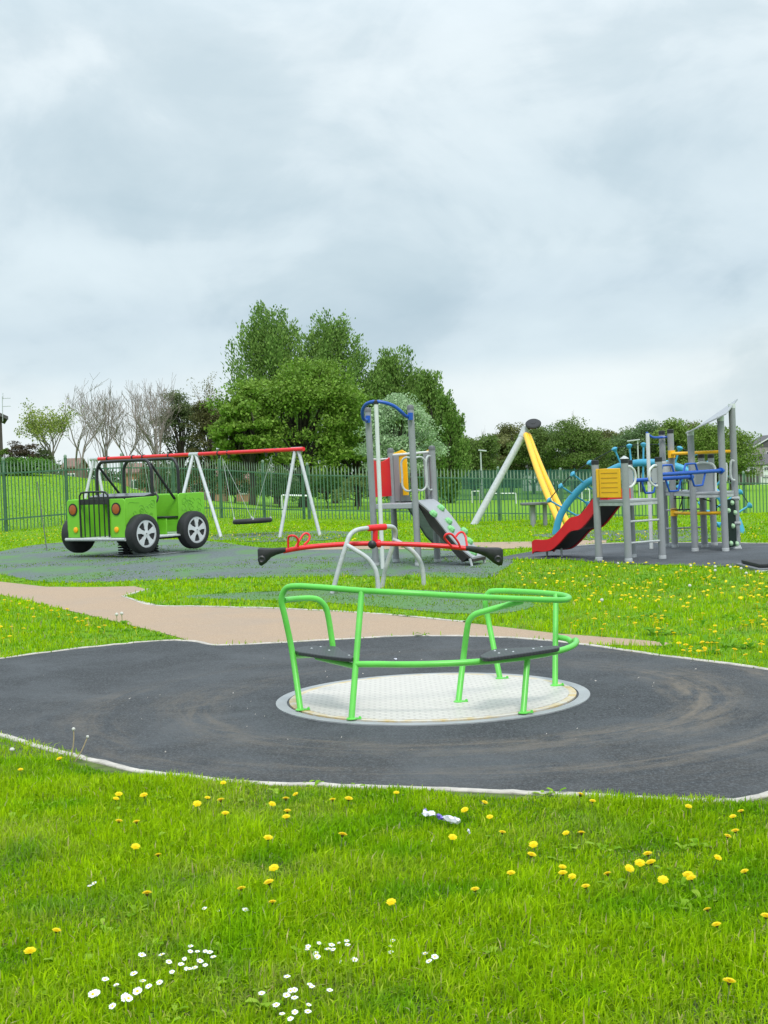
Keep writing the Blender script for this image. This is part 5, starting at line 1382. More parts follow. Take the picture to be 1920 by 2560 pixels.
# hedges and bushes behind the bank on the left
def bush(px, d, top, hw, cols, n, label, seed, name='bush', group=None, ls=.105):
    return tree('broad', name, label, px * X, d, top * X, hw * X, cols, n, ls, seed, group, .06, 'bush', .02, 36, cf=.30)
bush(52, 92, 952, 32, ((.06, .05, .035), (.12, .085, .055)), 5500, 'dark purple brown bush beside the dark house', 61)
bush(14, 94, 962, 18, ((.09, .17, .025), (.16, .24, .05)), 2200, 'light green bush against the wall of the dark house', 62)
bush(92, 94, 968, 30, DKB, 3500, 'low dark green bush below the yellow green tree', 63)
bush(58, 72, 996, 62, ((.06, .17, .02), (.13, .30, .04)), 6000, 'long bright green bush on top of the grassy bank', 64)
bush(12, 71, 992, 38, ((.05, .14, .02), (.10, .24, .04)), 4500, 'green bush at the left edge on top of the grassy bank', 67)
bush(505, 98, 1010, 50, ((.06, .14, .04), (.15, .22, .09)), 5000, 'grey green bush under the left side of the bright tree', 65, group=None)
bush(600, 95, 1030, 55, ((.03, .08, .02), (.07, .15, .04)), 5000, 'dark bush under the middle of the bright tree', 66)
bush(770, 88, 1022, 46, ((.10, .17, .04), (.19, .25, .08)), 5000, 'olive bush seen between the swing and the slide tower', 68)
bush(705, 93, 1020, 40, ((.03, .09, .02), (.08, .18, .03)), 4500, 'green bush right of the white goal frame', 69)
bush(860, 86, 1040, 40, ((.05, .10, .03), (.10, .17, .05)), 3500, 'dark green bush under the pale tree', 70)
bush(430, 100, 1012, 60, ((.04, .09, .025), (.10, .17, .05)), 5500, 'dark green bushes below the bare trees beside the swing joint', 71)
bush(330, 112, 1015, 46, ((.05, .10, .03), (.12, .17, .06)), 3500, 'scrubby bush behind the jeep roll bars', 72)
# tree line on the right
G1 = ((.09, .15, .033), (.17, .25, .06)); G2 = ((.11, .135, .04), (.20, .21, .07)); G3 = ((.10, .175, .06), (.17, .26, .11)); G4 = ((.13, .22, .03), (.21, .31, .06))
TL = [(1022, 938, 34, G1, 'dark tree next to the slim end poplar'), (1068, 940, 30, G2, 'brownish tree right of the dark end tree'), (1105, 918, 36, G2, 'rounded brownish tree left of the silver tripod leg'), (1152, 925, 34, G1, 'green tree directly behind the black disc'),
      (1200, 918, 36, G3, 'green tree behind the yellow tripod legs'), (1243, 905, 40, G1, 'taller green tree with bare twigs rising out of it'), (1290, 925, 34, G2, 'olive tree behind the yellow slatted panel'), (1335, 920, 36, G1, 'green tree left of the street lamp'),
      (1385, 915, 40, G3, 'bluish green tree behind the street lamp'), (1425, 922, 36, G2, 'olive tree behind the white pole of the climbing frame'), (1462, 908, 36, G4, 'brighter green tree behind the two tall grey posts'), (1512, 916, 46, G2, 'reddish tinged tree under the low end of the sloping roof'),
      (1555, 922, 48, G4, 'bright green tree behind the right hand posts of the climbing frame'), (1578, 940, 17, G1, 'narrow green tree beside the far grey house')]
for i, (px, top, hw, cl_, lab) in enumerate(TL):
    tree('broad', 'broadleaf_tree', lab, px * X, 178 + (i * 37) % 26, top * X, hw * X * 1.75, cl_, 16000, .27, 80 + i, 'tree line across the far field', .28, low=.0, nclump=85, cf=.27)
bare_tree('bare_tree', 'bare twigs reaching above the green tree line right of the tripod', 1236 * X, 205, 886 * X, 36 * X, 121, None, .16, dense=4)
bare_tree('bare_tree', 'pale bare tree between the slim poplar and the tree line', 1040 * X, 215, 920 * X, 26 * X, 122, None, .14, dense=4)
bare_tree('bare_tree', 'brownish bare tree beside the gable of the far house', 1616 * X, 300, 942 * X, 30 * X, 123, None, .2, dense=4, cols=((.10, .085, .05), (.18, .14, .09)), nl=2500)
# far woods that close the horizon behind everything
wr = np.random.default_rng(5); NW = 46000
ang = wr.uniform(-.36, .36, NW); dd = wr.uniform(330, 420, NW); wx = np.tan(ang) * dd
hh = np.array([H(a, 400) for a in np.linspace(-160, 160, 65)]); gz_ = np.interp(wx, np.linspace(-160, 160, 65), hh)
topf = 8.5 + 2.2 * np.sin(wx * .11) + 1.6 * np.sin(wx * .31 + 1) + 1.0 * np.sin(wx * .9)
wzv = gz_ - .5 + topf * wr.uniform(0, 1, NW) ** .8
cen = np.stack([wx, dd, wzv], 1)
ids = (np.abs(wx * .35).astype(int) % 97)
fo = leaf_obj('far_woods', cen, np.full(NW, 1.15), ((.05, .09, .03), (.10, .14, .055)), ids, None, .4, .7)
tag(fo, 'distant dark wood closing the field behind everything', 'wood', kind='stuff')

# ================================================================== grass
def in_poly(x, y, poly):
    r_ = np.zeros(len(x), bool); n_ = len(poly); j = n_ - 1
    for i in range(n_):
        xi, yi, xj, yj = poly[i].x, poly[i].y, poly[j].x, poly[j].y
        if abs(yj - yi) > 1e-9:
            r_ ^= ((yi > y) != (yj > y)) & (x < (xj - xi) * (y - yi) / (yj - yi) + xi)
        j = i
    return r_
matA, matB, srP = cr(ma, 3, True), cr(mb_, 3, True), cr(sr, 4, True)
bpP = [GT(D(*p)) for p in backp_up] + [GT(D(*p)) for p in backp_lo][::-1]
def vnoise(x, y, s, seed):
    r_ = np.random.default_rng(seed); T = r_.uniform(0, 1, (256, 256)); gx_, gy_ = x / s, y / s
    x0, y0 = np.floor(gx_).astype(int), np.floor(gy_).astype(int); fx, fy = gx_ - x0, gy_ - y0; fx = fx * fx * (3 - 2 * fx); fy = fy * fy * (3 - 2 * fy)
    g_ = lambda a, b: T[a % 256, b % 256]
    return (g_(x0, y0) * (1 - fx) + g_(x0 + 1, y0) * fx) * (1 - fy) + (g_(x0, y0 + 1) * (1 - fx) + g_(x0 + 1, y0 + 1) * fx) * fy
def grass(name, x, y, length, width, label, dens_dark=0):
    k = ~(in_poly(x, y, blkS) | in_poly(x, y, pth) | in_poly(x, y, srP) | in_poly(x, y, bpP))
    inm = in_poly(x, y, matA) | in_poly(x, y, matB)
    k &= ~(inm & ((rng.uniform(0, 1, len(x)) > .6) | ((vnoise(x, y, 1.4, 3) < .50) & ~in_poly(x, y, matB))))
    k &= np.hypot(x - RC[0], y - RC[1]) > 1.3
    if y.max() < 9:
        kb = np.array([(p.x, p.y) for p in cr([G(D(*p)) for p in blk_lo], 14)]); dm_ = np.full(len(x), 9.0)
        for q in kb: dm_ = np.minimum(dm_, np.hypot(x - q[0], y - q[1]))
        k &= dm_ > .15 * np.clip(vnoise(x, y, .35, 12) * 2.2 - .95, 0, 1)
        length = length * np.clip(.55 + dm_ * 2.2, .55, 1)
    x, y, length, width, inm = x[k], y[k], length[k], width[k], inm[k]
    length = np.where(inm, length * .5, length)
    n = len(x); big = vnoise(x, y, .55, 4); pat = vnoise(x, y, .16, 5); huge = vnoise(x, y, 3.0, 6)
    length = length * (.45 + .80 * big) * (.75 + .5 * pat)
    z = np.array([H(a, b) for a, b in zip(x, y)]) if y.max() > 30 else np.zeros(n)
    yaw = rng.uniform(0, 2 * np.pi, n); lean = np.abs(rng.normal(.50, .38, n)); flop = rng.uniform(0, 1, n) < .05 + .14 * (1 - big); lean = np.where(flop, rng.uniform(1.1, 1.9, n), lean); wind = .2
    d = np.stack([np.cos(yaw), np.sin(yaw), np.zeros(n)], 1); d[:, 0] += wind; s_ = np.stack([-np.sin(yaw + rng.normal(0, .5, n)), np.cos(yaw), np.zeros(n)], 1)
    p0 = np.stack([x, y, z - .004], 1); L_ = length[:, None]; W_2 = (width * .5)[:, None]
    ln = lean[:, None]
    mid_ = p0 + d * L_ * ln * .34 + np.array([0, 0, 1]) * L_ * np.clip(.62 - .18 * ln, .2, .6)
    tip = p0 + d * L_ * ln * 1.0 + np.array([0, 0, 1]) * L_ * np.clip(1.0 - .5 * ln, .12, 1)
    v = np.stack([p0 - s_ * W_2, p0 + s_ * W_2, mid_ - s_ * W_2 * .85, mid_ + s_ * W_2 * .85, tip], 1).reshape(-1, 3)
    idx = np.arange(n)[:, None] * 5
    loops = (idx + np.array([0, 1, 3, 2, 2, 3, 4])).ravel(); sizes = np.tile([4, 3], n)
    c0 = np.array([.125, .29, .002]); c1 = np.array([.43, .635, .003]); c2 = np.array([.46, .56, .05]); dry = np.array([.52, .44, .20])
    kk = np.clip(.6 * rng.uniform(0, 1, n) + .30 * big + .35 * pat + .35 * huge - .27, 0, 1)[:, None]
    tint = c0 + (c1 - c0) * kk
    u = rng.uniform(0, 1, n)[:, None]
    tint = np.where(u < .05, c2, tint); tint = np.where(u > .98, dry, tint)
    thatch = np.clip((vnoise(x, y, .42, 14) - .62) * 4, 0, 1) * (rng.uniform(0, 1, n) < .45)
    tint = tint * (1 - .35 * thatch[:, None]) + dry * .35 * thatch[:, None] * rng.uniform(.5, 1, n)[:, None]
    deep = np.clip((vnoise(x, y, .27, 15) - .55) * 3, 0, 1)[:, None]; tint = tint * (1 - deep * np.array([.38, .18, .1]))
    tint *= rng.uniform(.75, 1.25, n)[:, None]
    tint = np.where(inm[:, None], tint * np.array([.55, .62, 1.2]), tint)
    o = np_mesh(name, v, sizes, loops, M['grassblade'], np.repeat(tint, 5, 0))
    return tag(o, label, 'grass', kind='stuff')
# the near lawn, blade by blade
NG = 330000
yy = 2.9 + (7.9 - 2.9) * rng.uniform(0, 1, NG) ** .85
xx = rng.uniform(-1, 1, NG) * (.34 * yy + .9)
grass('grass', xx, yy, rng.uniform(.035, .085, NG), rng.uniform(.0032, .0072, NG), 'bright green blades of the near lawn')
# further lawn: tufts, thinner with distance
NG = 330000
yy = np.exp(rng.uniform(math.log(7.9), math.log(75), NG)); xx = rng.uniform(-.40, .40, NG) * yy
kf = np.clip(yy / 6.5, 1.2, 7)
grass('grass', xx, yy, rng.uniform(.022, .055, NG) * np.clip(kf, 1, 1.6), .0045 * kf * rng.uniform(.7, 1.3, NG), 'green lawn between and beyond the play equipment')
# grass tufts overhanging the kerb and path edges
def edge_pts(pl, n, w_):
    out = []
    for _ in range(n):
        i = rnd.randrange(len(pl) - 1); u = rnd.random(); a = pl[i].lerp(pl[i + 1], u); out.append((a.x + rnd.gauss(0, w_), a.y + rnd.gauss(0, w_)))
    return np.array(out)
# broad leaves in the lawn
def weeds(name, label, x, y, size, cols):
    k = ~(in_poly(x, y, blkS) | in_poly(x, y, pth) | in_poly(x, y, srP)); k &= ~(in_poly(x, y, matA) | in_poly(x, y, matB)); x, y, size = x[k], y[k], size[k]
    vs, lp, sz, tn = [], [], [], []
    for a, b, s_ in zip(x, y, size):
        nl_ = rnd.randint(3, 6); y0 = rnd.uniform(0, 6.28)
        for j in range(nl_):
            th = y0 + 6.28 * j / nl_ + rnd.uniform(-.4, .4); L_ = s_ * rnd.uniform(.6, 1.2); d = Vector((math.cos(th), math.sin(th), 0)); q = Vector((-d.y, d.x, 0)); w_ = L_ * rnd.uniform(.16, .30)
            p0 = Vector((a, b, H(a, b) + .004)); up_ = rnd.uniform(.2, .75)
            m1 = p0 + d * L_ * .4 + ez * L_ * up_ * .7; m2 = p0 + d * L_ * .75 + ez * L_ * up_ * .85; tp = p0 + d * L_ + ez * L_ * up_ * rnd.uniform(.5, .85)
            n0 = len(vs); vs += [p0, m1 - q * w_ * .8, m1 + q * w_ * .8, m2 - q * w_, m2 + q * w_, tp]
            lp += [n0, n0 + 2, n0 + 1, n0 + 1, n0 + 2, n0 + 4, n0 + 3, n0 + 3, n0 + 4, n0 + 5]; sz += [3, 4, 3]
            kx = rnd.random(); c = [cols[0][m__] + (cols[1][m__] - cols[0][m__]) * kx for m__ in range(3)]; tn += [c] * 6
    o = np_mesh(name, [tuple(v) for v in vs], sz, lp, M['grassblade'], np.array(tn)); tag(o, label, 'weeds', kind='stuff')
n = 800; yy = 3.2 + 4.6 * rng.uniform(0, 1, n); xx = rng.uniform(-1, 1, n) * (.32 * yy + .6)
kp = (vnoise(xx, yy, .5, 8) > .45); xx, yy = xx[kp], yy[kp]
weeds('weeds', 'broad leaved plantain and clover scattered through the near lawn', xx, yy, rng.uniform(.022, .06, len(xx)), ((.17, .36, .012), (.38, .56, .06)))
n = 6000; yy = 3.1 + 4.8 * rng.uniform(0, 1, n); xx = rng.uniform(-1, 1, n) * (.33 * yy + .6)
kp = (vnoise(xx, yy, .38, 21) > .66); xx, yy = xx[kp], yy[kp]
weeds('clover', 'low patches of small round clover leaves in the near lawn', xx, yy, rng.uniform(.010, .022, len(xx)), ((.12, .30, .02), (.30, .50, .08)))
n = 1300; yy = np.exp(rng.uniform(math.log(10.5), math.log(30), n)); xx = rng.uniform(-.34, .34, n) * yy
kp = (vnoise(xx, yy, .9, 9) > .52); xx, yy = xx[kp], yy[kp]
weeds('weeds', 'leafy weeds and dandelion leaves in the far verges', xx, yy, rng.uniform(.05, .12, len(xx)), ((.10, .28, .01), (.24, .46, .05)))

# ================================================================== flowers
def dandelion_meshes():
    hd = MB()
    for ly, (r0, r1, z0, z1, n_) in enumerate(((.003, .0190, .0, .0012, 22), (.002, .0165, .0015, .0038, 19), (.001, .012, .003, .006, 16), (.0005, .006, .004, .0075, 10))):
        for k in range(n_):
            a = 6.283 * k / n_ + ly * .3 + rnd.uniform(-.06, .06); d = Vector((math.cos(a), math.sin(a), 0)); q = Vector((-d.y, d.x, 0)); rr_ = r1 * rnd.uniform(.86, 1.08)
            hd.add([d * r0 + ez * z0 - q * .0012, d * r0 + ez * z0 + q * .0012, d * rr_ + ez * z1 + q * .0026, d * rr_ * 1.03 + ez * z1, d * rr_ + ez * z1 - q * .0026], [(0, 1, 2, 3, 4)])
    return hd
def daisy_mesh():
    p_ = MB()
    for k in range(18):
        a = 6.283 * k / 18 + rnd.uniform(-.06, .06); d = Vector((math.cos(a), math.sin(a), 0)); q = Vector((-d.y, d.x, 0)); rr_ = .0125 * rnd.uniform(.88, 1.06); zt_ = .0015 + rnd.uniform(-.001, .002)
        p_.add([d * .003 - q * .001, d * .003 + q * .001, d * rr_ + q * .002 + ez * zt_, d * rr_ * 1.06 + ez * zt_, d * rr_ - q * .002 + ez * zt_], [(0, 1, 2, 3, 4)])
    return p_
def copy_tree(root, loc, rot, sc, label, group):
    r_ = root.copy(); C.objects.link(r_); r_.location = loc; r_.rotation_euler = rot; r_.scale = (sc, sc, sc); r_['label'] = label; r_['group'] = group
    for ch in root.children:
        c_ = ch.copy(); C.objects.link(c_); c_.parent = r_
    return r_
def cellname(x, y):
    col = ['by the left edge', 'left of centre', 'in the middle', 'right of centre', 'by the right edge'][min(4, int(x / 1659 * 5))]
    row = 'just below the kerb' if y < 1735 else ('a little below the kerb' if y < 1810 else ('half way down the near lawn' if y < 1960 else 'low in the near lawn'))
    return row, col
FG = [(255, 1711), (243, 1716), (137, 1633), (44, 1654), (483, 1680), (317, 1716), (444, 1714), (425, 1730), (482, 1727), (578, 1727), (615, 1725), (650, 1703), (720, 1721), (747, 1725), (855, 1702), (486, 1752), (620, 1748), (620, 1761), (251, 1770), (300, 1770), (575, 1808), (730, 1805), (290, 1822), (345, 1838), (598, 1867), (593, 1904), (527, 1915), (590, 1938), (850, 1936), (1030, 1913), (68, 2053), (112, 2000), (318, 1930), (1014, 1739), (1035, 1722), (972, 1798), (1080, 1790), (1157, 1812), (1136, 1843), (1105, 1878), (1210, 1861), (1218, 1880), (1230, 1786), (1255, 1797), (1243, 1717), (1275, 1722), (1345, 1862), (1380, 1855), (1407, 1842), (1420, 1863), (1323, 1879), (1430, 1887), (1448, 1893), (1490, 1888), (1505, 1893), (1535, 1837), (1560, 1795), (1608, 1742), (1590, 1753), (1595, 1790), (1620, 1872), (1270, 1907), (1240, 1877), (1540, 1953), (1557, 1988), (1650, 1975), (1568, 2122), (1480, 1732), (1060, 1752)]
HZ_ = .085
M['bract'] = paint('dandelion_bract', (.13, .10, .02), .8, .3, 90)
root = thing('dandelion', 'x', 'dandelion', (0, 0, 0))
hd = dandelion_meshes(); hd.v = [(v[0], v[1], v[2] + HZ_) for v in hd.v]; hd.build('flower_head', M['petal_y'], root)
MB().lathe((0, 0, HZ_ - .013), ez, [(.002, 0), (.006, .004), (.007, .010), (.005, .012)], 10).build('bract', M['bract'], root)
MB().tube([(0, 0, 0), (.002, .001, HZ_ * .5), (0, 0, HZ_ - .004)], .0017, 6).build('stem', M['stem'], root)
SPECIAL = {(1568, 2122): 'largest dandelion, alone low in the near lawn at right', (68, 2053): 'lone dandelion low in the near lawn at far left', (137, 1633): 'dandelion beside the kerb next to the grey seed heads', (44, 1654): 'small dandelion by the left edge just below the kerb', (850, 1936): 'single dandelion half way down the near lawn in the middle', (730, 1805): 'single dandelion below and left of the crumpled wrapper', (972, 1798): 'dandelion just below the crumpled wrapper', (1014, 1739): 'dandelion just above the right end of the crumpled wrapper', (1243, 1717): 'dandelion standing up against the pale kerb', (1620, 1872): 'dandelion at the right edge half way down the near lawn', (1650, 1975): 'dandelion cut by the right edge of the near lawn', (855, 1702): 'dandelion touching the kerb left of the wrapper', (483, 1680): 'dandelion overlapping the black surface at the kerb', (290, 1822): 'open dandelion half way down the near lawn at left', (1030, 1913): 'dandelion below the wrapper halfway down the lawn', (112, 2000): 'faded yellow dandelion low at the far left'}
first = True
for (x, y) in FG:
    q = G(D(x, y), HZ_ - .012 + .012); sc = rnd.uniform(.78, 1.08) * (1.25 if (x, y) in ((1568, 2122), (255, 1711)) else 1)
    row, col = cellname(x, y); lab = SPECIAL.get((x, y), 'yellow dandelion %s, %s' % (row, col)); grp = 'dandelions %s %s' % (row, col)
    rot = (rnd.uniform(-.15, .5), rnd.uniform(-.35, .35), rnd.uniform(-.5, .5)); loc = Vector((q.x, q.y, 0)) - Vector((math.sin(rot[1]) * HZ_, -math.sin(rot[0]) * HZ_, 0)) * 0
    if first: root.location = loc; root.rotation_euler = rot; root['label'] = lab; root['group'] = grp; first = False
    else: copy_tree(root, loc, rot, sc, lab, grp)
# verge dandelions: single small flowers
hd = dandelion_meshes(); hd.v = [(v[0] * 1.35, v[1] * 1.35, v[2] * 1.3 + .10) for v in hd.v]
mb2 = hd; mb2.tube([(0, 0, 0), (0, 0, .10)], .002, 5)
proto = mb2.build('dandelion', M['petal_y'])
nstem = 18
proto.data.materials.append(M['stem'])
for p_ in proto.data.polygons:
    if all(proto.data.vertices[i].co.z < .098 for i in p_.vertices): p_.material_index = 1
LV = [(8, 1292), (20, 1298), (45, 1300), (60, 1297), (55, 1310), (75, 1312), (88, 1305), (100, 1310), (110, 1318), (130, 1318), (125, 1328), (150, 1326), (165, 1330), (175, 1340), (190, 1346), (188, 1334), (28, 1352), (48, 1354), (2, 1350), (22, 1370), (5, 1375), (160, 1364), (168, 1338), (210, 1352), (225, 1349), (142, 1313), (295, 1352), (40, 1322), (70, 1330), (15, 1318), (440, 1383)]
RV = []
rr = random.Random(5)
polyR = [Vector((x, y, 0)) for x, y in ((1115, 1222), (1160, 1205), (1300, 1222), (1450, 1228), (1659, 1240), (1659, 1425), (1480, 1402), (1330, 1372), (1215, 1352), (1180, 1310), (1170, 1275))]
cl_c = [(rr.uniform(1130, 1655), rr.uniform(1212, 1405)) for _ in range(26)]
while len(RV) < 185:
    if rr.random() < .55: c = rr.choice(cl_c); x, y = rr.gauss(c[0], 22), rr.gauss(c[1], 6)
    else: x, y = rr.uniform(1110, 1658), 1205 + (1420 - 1205) * rr.random() ** 1.25
    if in_poly(np.array([x]), np.array([y]), polyR)[0]: RV.append((x, y))
BV = [(rr.uniform(90, 140), rr.uniform(1140, 1165)) for _ in range(0)]
def place_small(x, y, lab, grp, sc, firstp=[True]):
    q = GT(D(x, y), .10)
    if in_poly(np.array([q.x]), np.array([q.y]), blkS)[0]: return
    if firstp[0]: o = proto; firstp[0] = False
    else: o = proto.copy(); C.objects.link(o)
    o.location = q; o.rotation_euler = (rnd.uniform(-.3, .3), rnd.uniform(-.3, .3), rnd.uniform(0, 6.28)); o.scale = (sc,) * 3; tag(o, lab, 'dandelion', grp)
for x, y in LV:
    if y < 1330 and x < 100: lab = 'dandelion along the top of the left verge near the path'
    elif y > 1340 and x < 60: lab = 'dandelion low in the left verge by the left edge'
    elif x == 440: lab = 'stray dandelion at the corner where path meets black surface'
    elif x == 295: lab = 'lone dandelion at the bare end of the left verge'
    else: lab = 'dandelion in the thick band across the left verge'
    place_small(x, y, lab, 'dandelions in the left verge', rnd.uniform(.7, 1.0))
for x, y in RV:
    row = 'top of the right lawn' if y < 1250 else ('middle of the right lawn' if y < 1330 else 'bottom of the right lawn near the kerb')
    col = 'towards the roundabout' if x < 1290 else ('half way across' if x < 1480 else 'towards the right edge')
    place_small(x, y, 'dandelion at the %s, %s' % (row, col), 'dandelions in the right hand lawn', rnd.uniform(.55, .9))
# uncountable far ones as one mass
hm = proto.data; src_v = np.array([v.co for v in hm.vertices]); VS, FSz, LPs = [], [], []
m_ = MB(); cnt = 0
while cnt < 230:
    k = rr.random()
    if k < .45: x, y = rr.uniform(1110, 1659), rr.uniform(1208, 1300)
    elif k < .6: x, y = rr.uniform(0, 150), rr.uniform(1138, 1168)
    elif k < .8: x, y = rr.uniform(450, 1000), rr.uniform(1132, 1168)
    else: x, y = rr.uniform(1050, 1659), rr.uniform(1138, 1165)
    q = GT(D(x, y), .1)
    if any(in_poly(np.array([q.x]), np.array([q.y]), pp)[0] for pp in (srP, matA, bpP)): continue
    s_ = rr.uniform(.6, 1.1); m_.lathe((q.x, q.y, H(q.x, q.y) + .09), (rr.uniform(-.3, .3), rr.uniform(-.3, .3), 1), [(.008, 0), (.024 * s_, .008), (.018 * s_, .016), (.004, .02)], 7); cnt += 1
o = m_.build('dandelion_scatter', M['petal_y']); tag(o, 'tiny far dandelions sprinkled over the distant grass', 'dandelions', kind='stuff')
# daisies
z1 = lambda x, y: (x / 1.728, 1900 + y / 1.728)
z2 = lambda x, y: (960 + x / 1.728, 1900 + y / 1.728)
DA = [[(597, 841), (712, 832), (712, 854), (745, 887), (820, 783), (808, 803), (848, 803), (883, 795), (905, 822), (925, 838), (795, 829), (845, 859), (885, 860), (775, 868), (795, 873), (808, 889), (848, 880)],
      [(590, 913), (448, 936), (507, 940), (510, 951), (615, 945), (657, 953), (700, 943), (610, 986), (420, 990), (410, 996), (535, 1005), (528, 1012), (565, 992), (507, 1033)],
      [(1330, 778), (1365, 765), (1465, 767), (1492, 763), (1495, 780), (1420, 788), (1450, 799), (1328, 800), (1372, 807), (1420, 812), (1375, 832), (1520, 851), (1470, 835)],
      [(1240, 928), (1330, 947), (1350, 960), (1240, 971), (1268, 971), (1233, 1000), (1132, 996), (1415, 980), (1275, 1020), (1315, 1030), (1200, 1045), (1217, 1075), (1270, 1060), (1265, 1088), (1323, 1070)],
      [(893, 625), (930, 628), (1052, 637)], [(418, 513), (390, 533)]]
DL = ['white daisy in the cluster left of the middle, low in the near lawn', 'white daisy in the lowest cluster at bottom left', 'white daisy in the loose cluster just left of the bottom middle', 'white daisy in the bottom cluster nearest the picture edge in the middle', 'white daisy of the three in a row half way down the near lawn', 'white daisy in the pair by itself at left half way down']
droot = thing('daisy', 'x', 'daisy', (0, 0, 0)); DZ = .06
dm = daisy_mesh(); dm.v = [(v[0], v[1], v[2] + DZ) for v in dm.v]; dm.build('petals', M['petal_w'], droot)
MB().lathe((0, 0, DZ - .001), ez, [(.0035, 0), (.0042, .002), (.003, .004), (.0005, .005)], 10).build('flower_centre', M['petal_y'], droot)
MB().tube([(0, 0, 0), (.001, 0, DZ - .001)], .0011, 5).build('stem', M['stem'], droot)
first = True
for ci, cl_ in enumerate(DA + [[(47, 768), (25, 787), (40, 812)], [(180, 824), (210, 835), (215, 850)]]):
    lab = (DL + ['white daisy of the three just right of the middle, low in the near lawn', 'white daisy of the small trio further right of the middle cluster'])[ci]
    for (x, y) in cl_:
        q = G((z1 if ci < 6 else z2)(x, y), DZ); big = 1.35 if (ci == 1 and y > 985) else 1.0
        tl = .5 if (ci == 1 and y > 985) else rnd.uniform(-.05, .4)
        loc = Vector((q.x, q.y + (.03 if tl > .6 else .01), 0)); rot = (tl, rnd.uniform(-.3, .3), rnd.uniform(-.3, .3))
        sc = rnd.uniform(.62, .92) * big
        if first: droot.location = loc; droot.rotation_euler = rot; droot['label'] = lab; droot['group'] = 'daisy cluster %s' % chr(97 + ci); first = False
        else: copy_tree(droot, loc, rot, sc, lab, 'daisy cluster %s' % chr(97 + ci))
# seed heads by the kerb and in the right hand lawn
def seedhead(px, zt_, d, label, rad_=.012, group=None):
    q = P(px, d); b_ = Vector((q.x - .02, q.y, H(q.x, q.y)))
    t = thing('seed_head', label, 'seed head', b_, group)
    MB().tube([b_, b_.lerp(q, .6) + Vector((.006, 0, .004)), q], .0035, 6, smooth=3).build('stem', M['drystem'], t)
    MB().lathe(q - ez * rad_, ez, [(.2 * rad_, 0), (.8 * rad_, .5 * rad_), (rad_, rad_), (.8 * rad_, 1.6 * rad_), (.2 * rad_, 2 * rad_)], 10).build('head', M['seedhead'], t)
d0 = G(D(162, 1640), 0).y
seedhead((184, 1823), 0, d0, 'grey seed head on an upright dry stem against the black surface', .011)
b_ = G((186, 1906), 0); q = P((219, 1842), b_.y)
t = thing('seed_head', 'pale seed head on a leaning dry stem beside the kerb', 'seed head', b_)
MB().tube([b_, b_.lerp(q, .5) + Vector((.004, 0, -.006)), q], .0035, 6, smooth=3).build('stem', M['drystem'], t)
MB().lathe(q - ez * .008, ez, [(.003, 0), (.009, .006), (.008, .014), (.002, .017)], 10).build('head', M['seedhead'], t)
for (x, y) in ((26, 1619), ):
    q = G(D(x, y), .05); b_ = Vector((q.x, q.y, 0)); t = thing('seed_head', 'white fluffy seed head low by the left edge under the kerb', 'seed head', b_)
    MB().lathe(q - ez * .012, ez, [(.003, 0), (.013, .006), (.015, .012), (.011, .02), (.002, .024)], 12).build('head', M['seedhead'], t); MB().tube([b_, q], .002, 5).build('stem', M['stem'], t)
for (x, y) in ((1492, 1222), (1545, 1224), (1578, 1225), (1601, 1228), (1545, 1232), (1335, 1217), (1612, 1238), (1490, 1265), (1300, 1296), (263, 1325), (252, 1327)):
    q = GT(D(x, y), .13); t = thing('seed_head', ('white seed head standing up below the climbing frame' if y < 1240 and x > 1300 else ('white seed head on the edge of the tan path' if x < 300 else 'white seed head out among the dandelions')), 'seed head', q, 'white seed heads in the far grass')
    MB().lathe(q + ez * .11, ez, [(.005, 0), (.017, .008), (.021, .02), (.015, .033), (.004, .038)], 10).build('head', M['seedhead'], t); MB().tube([q, q + ez * .12], .004, 5).build('stem', M['stem'], t)
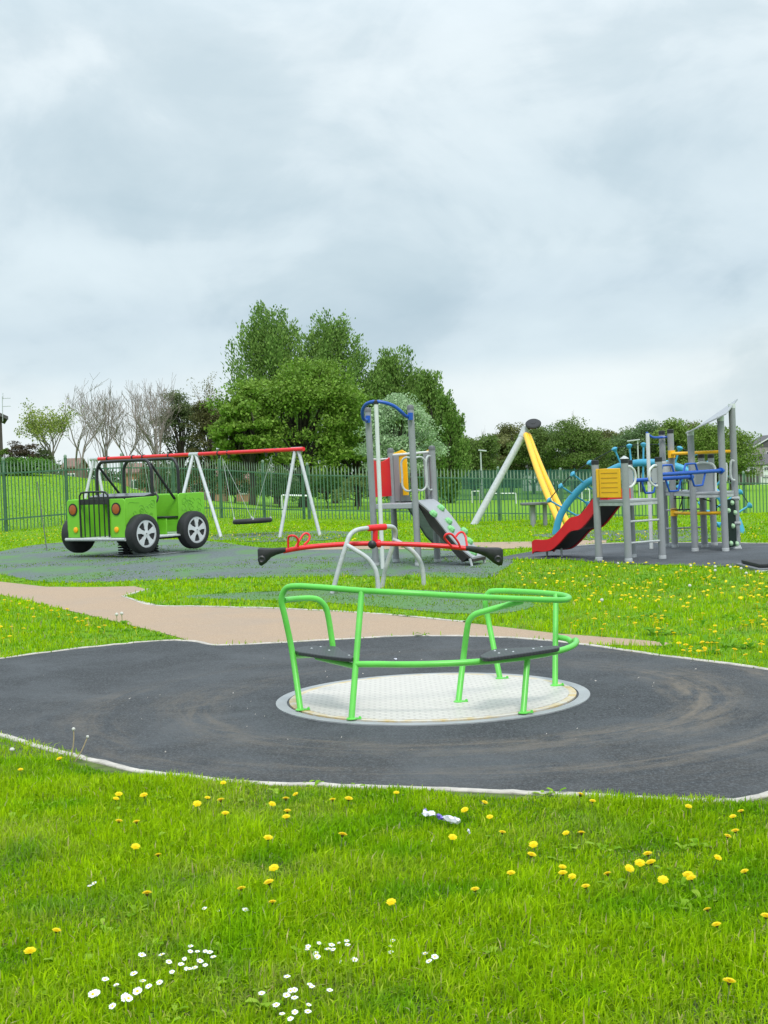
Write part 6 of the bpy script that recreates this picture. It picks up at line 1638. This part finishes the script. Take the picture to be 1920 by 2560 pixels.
# crumpled wrapper
q = G(D(950, 1766), .05)
t = thing('wrapper', 'crumpled white and purple plastic wrapper lying on the near lawn', 'litter', Vector((q.x, q.y, 0)))
def crumple(pxs, mat, nm, par, seed, w_):
    r_ = random.Random(seed); pts = [G(p_, .055) for p_ in pxs]; vs = []; fs = []; nn = 9
    ax = [pts[0].lerp(pts[-1], i / 8) for i in range(9)]
    for i, c in enumerate(ax):
        for k in range(nn):
            a = 2 * math.pi * k / nn; rr_ = w_ * (1 - .55 * abs(i / 4 - 1) ** 4) * r_.uniform(.6, 1.15)
            vs.append(c + Vector((r_.uniform(-.004, .004), rr_ * math.cos(a), max(-.03, rr_ * .55 * math.sin(a)) + r_.uniform(-.004, .004))))
    for i in range(8):
        for k in range(nn): k2 = (k + 1) % nn; fs.append((i * nn + k, i * nn + k2, (i + 1) * nn + k2, (i + 1) * nn + k))
    fs += [tuple(range(nn)), tuple(range(8 * nn, 9 * nn))]
    return MB().add(vs, fs).build(nm, mat, par, sharp=15)
w1 = lambda x, y: (1000 + x / 8.295, 1960 + y / 8.295)
crumple([w1(880, 690), w1(1240, 760)], M['wrapper'], 'foil', t, 1, .030)
crumple([w1(760, 655), w1(900, 705)], M['wrapper_p'], 'printed_part', t, 2, .022)
crumple([w1(460, 610), w1(720, 610)], M['wrapper'], 'torn_end', t, 3, .026)
crumple([w1(490, 570), w1(560, 555)], M['wrapper_p'], 'printed_part', t, 4, .018)
o = crumple([w1(1400, 950), w1(1450, 1010)], M['wrapper'], 'paper_scrap', None, 5, .010)
tag(o, 'small white scrap of paper in the grass right of the wrapper', 'litter')
o = crumple([(730, 1622), (736, 1623)], M['wrapper'], 'paper_scrap', None, 6, .010)
o.location.z -= .04
o.name = 'pebble'; tag(o, 'white pebble on the black surface behind the roundabout', 'pebble')
o.location += G(Rz(630, 424), .0) - G((733, 1622), .0)
# loose chips and crumbs lying on the black surface
m_ = MB()
for k in range(110):
    a_, r_ = rr.uniform(0, 6.28), rr.uniform(1.25, 5.5); x, y = RC[0] + r_ * math.cos(a_), RC[1] + r_ * math.sin(a_) * .5
    if not in_poly(np.array([x]), np.array([y]), blkS)[0] or math.hypot(x - RC[0], y - RC[1]) < 1.15: continue
    s_ = rr.uniform(.004, .011); v_ = [Vector((x + rr.uniform(-s_, s_), y + rr.uniform(-s_, s_), .009 + z_)) for z_ in (0, 0, 0, s_ * .8)]
    m_.add(v_, [(0, 1, 2), (0, 1, 3), (1, 2, 3), (2, 0, 3)])
tag(m_.build('gravel_chips', M['kerb']), 'pale loose chips scattered over the black surface', 'gravel', kind='stuff')
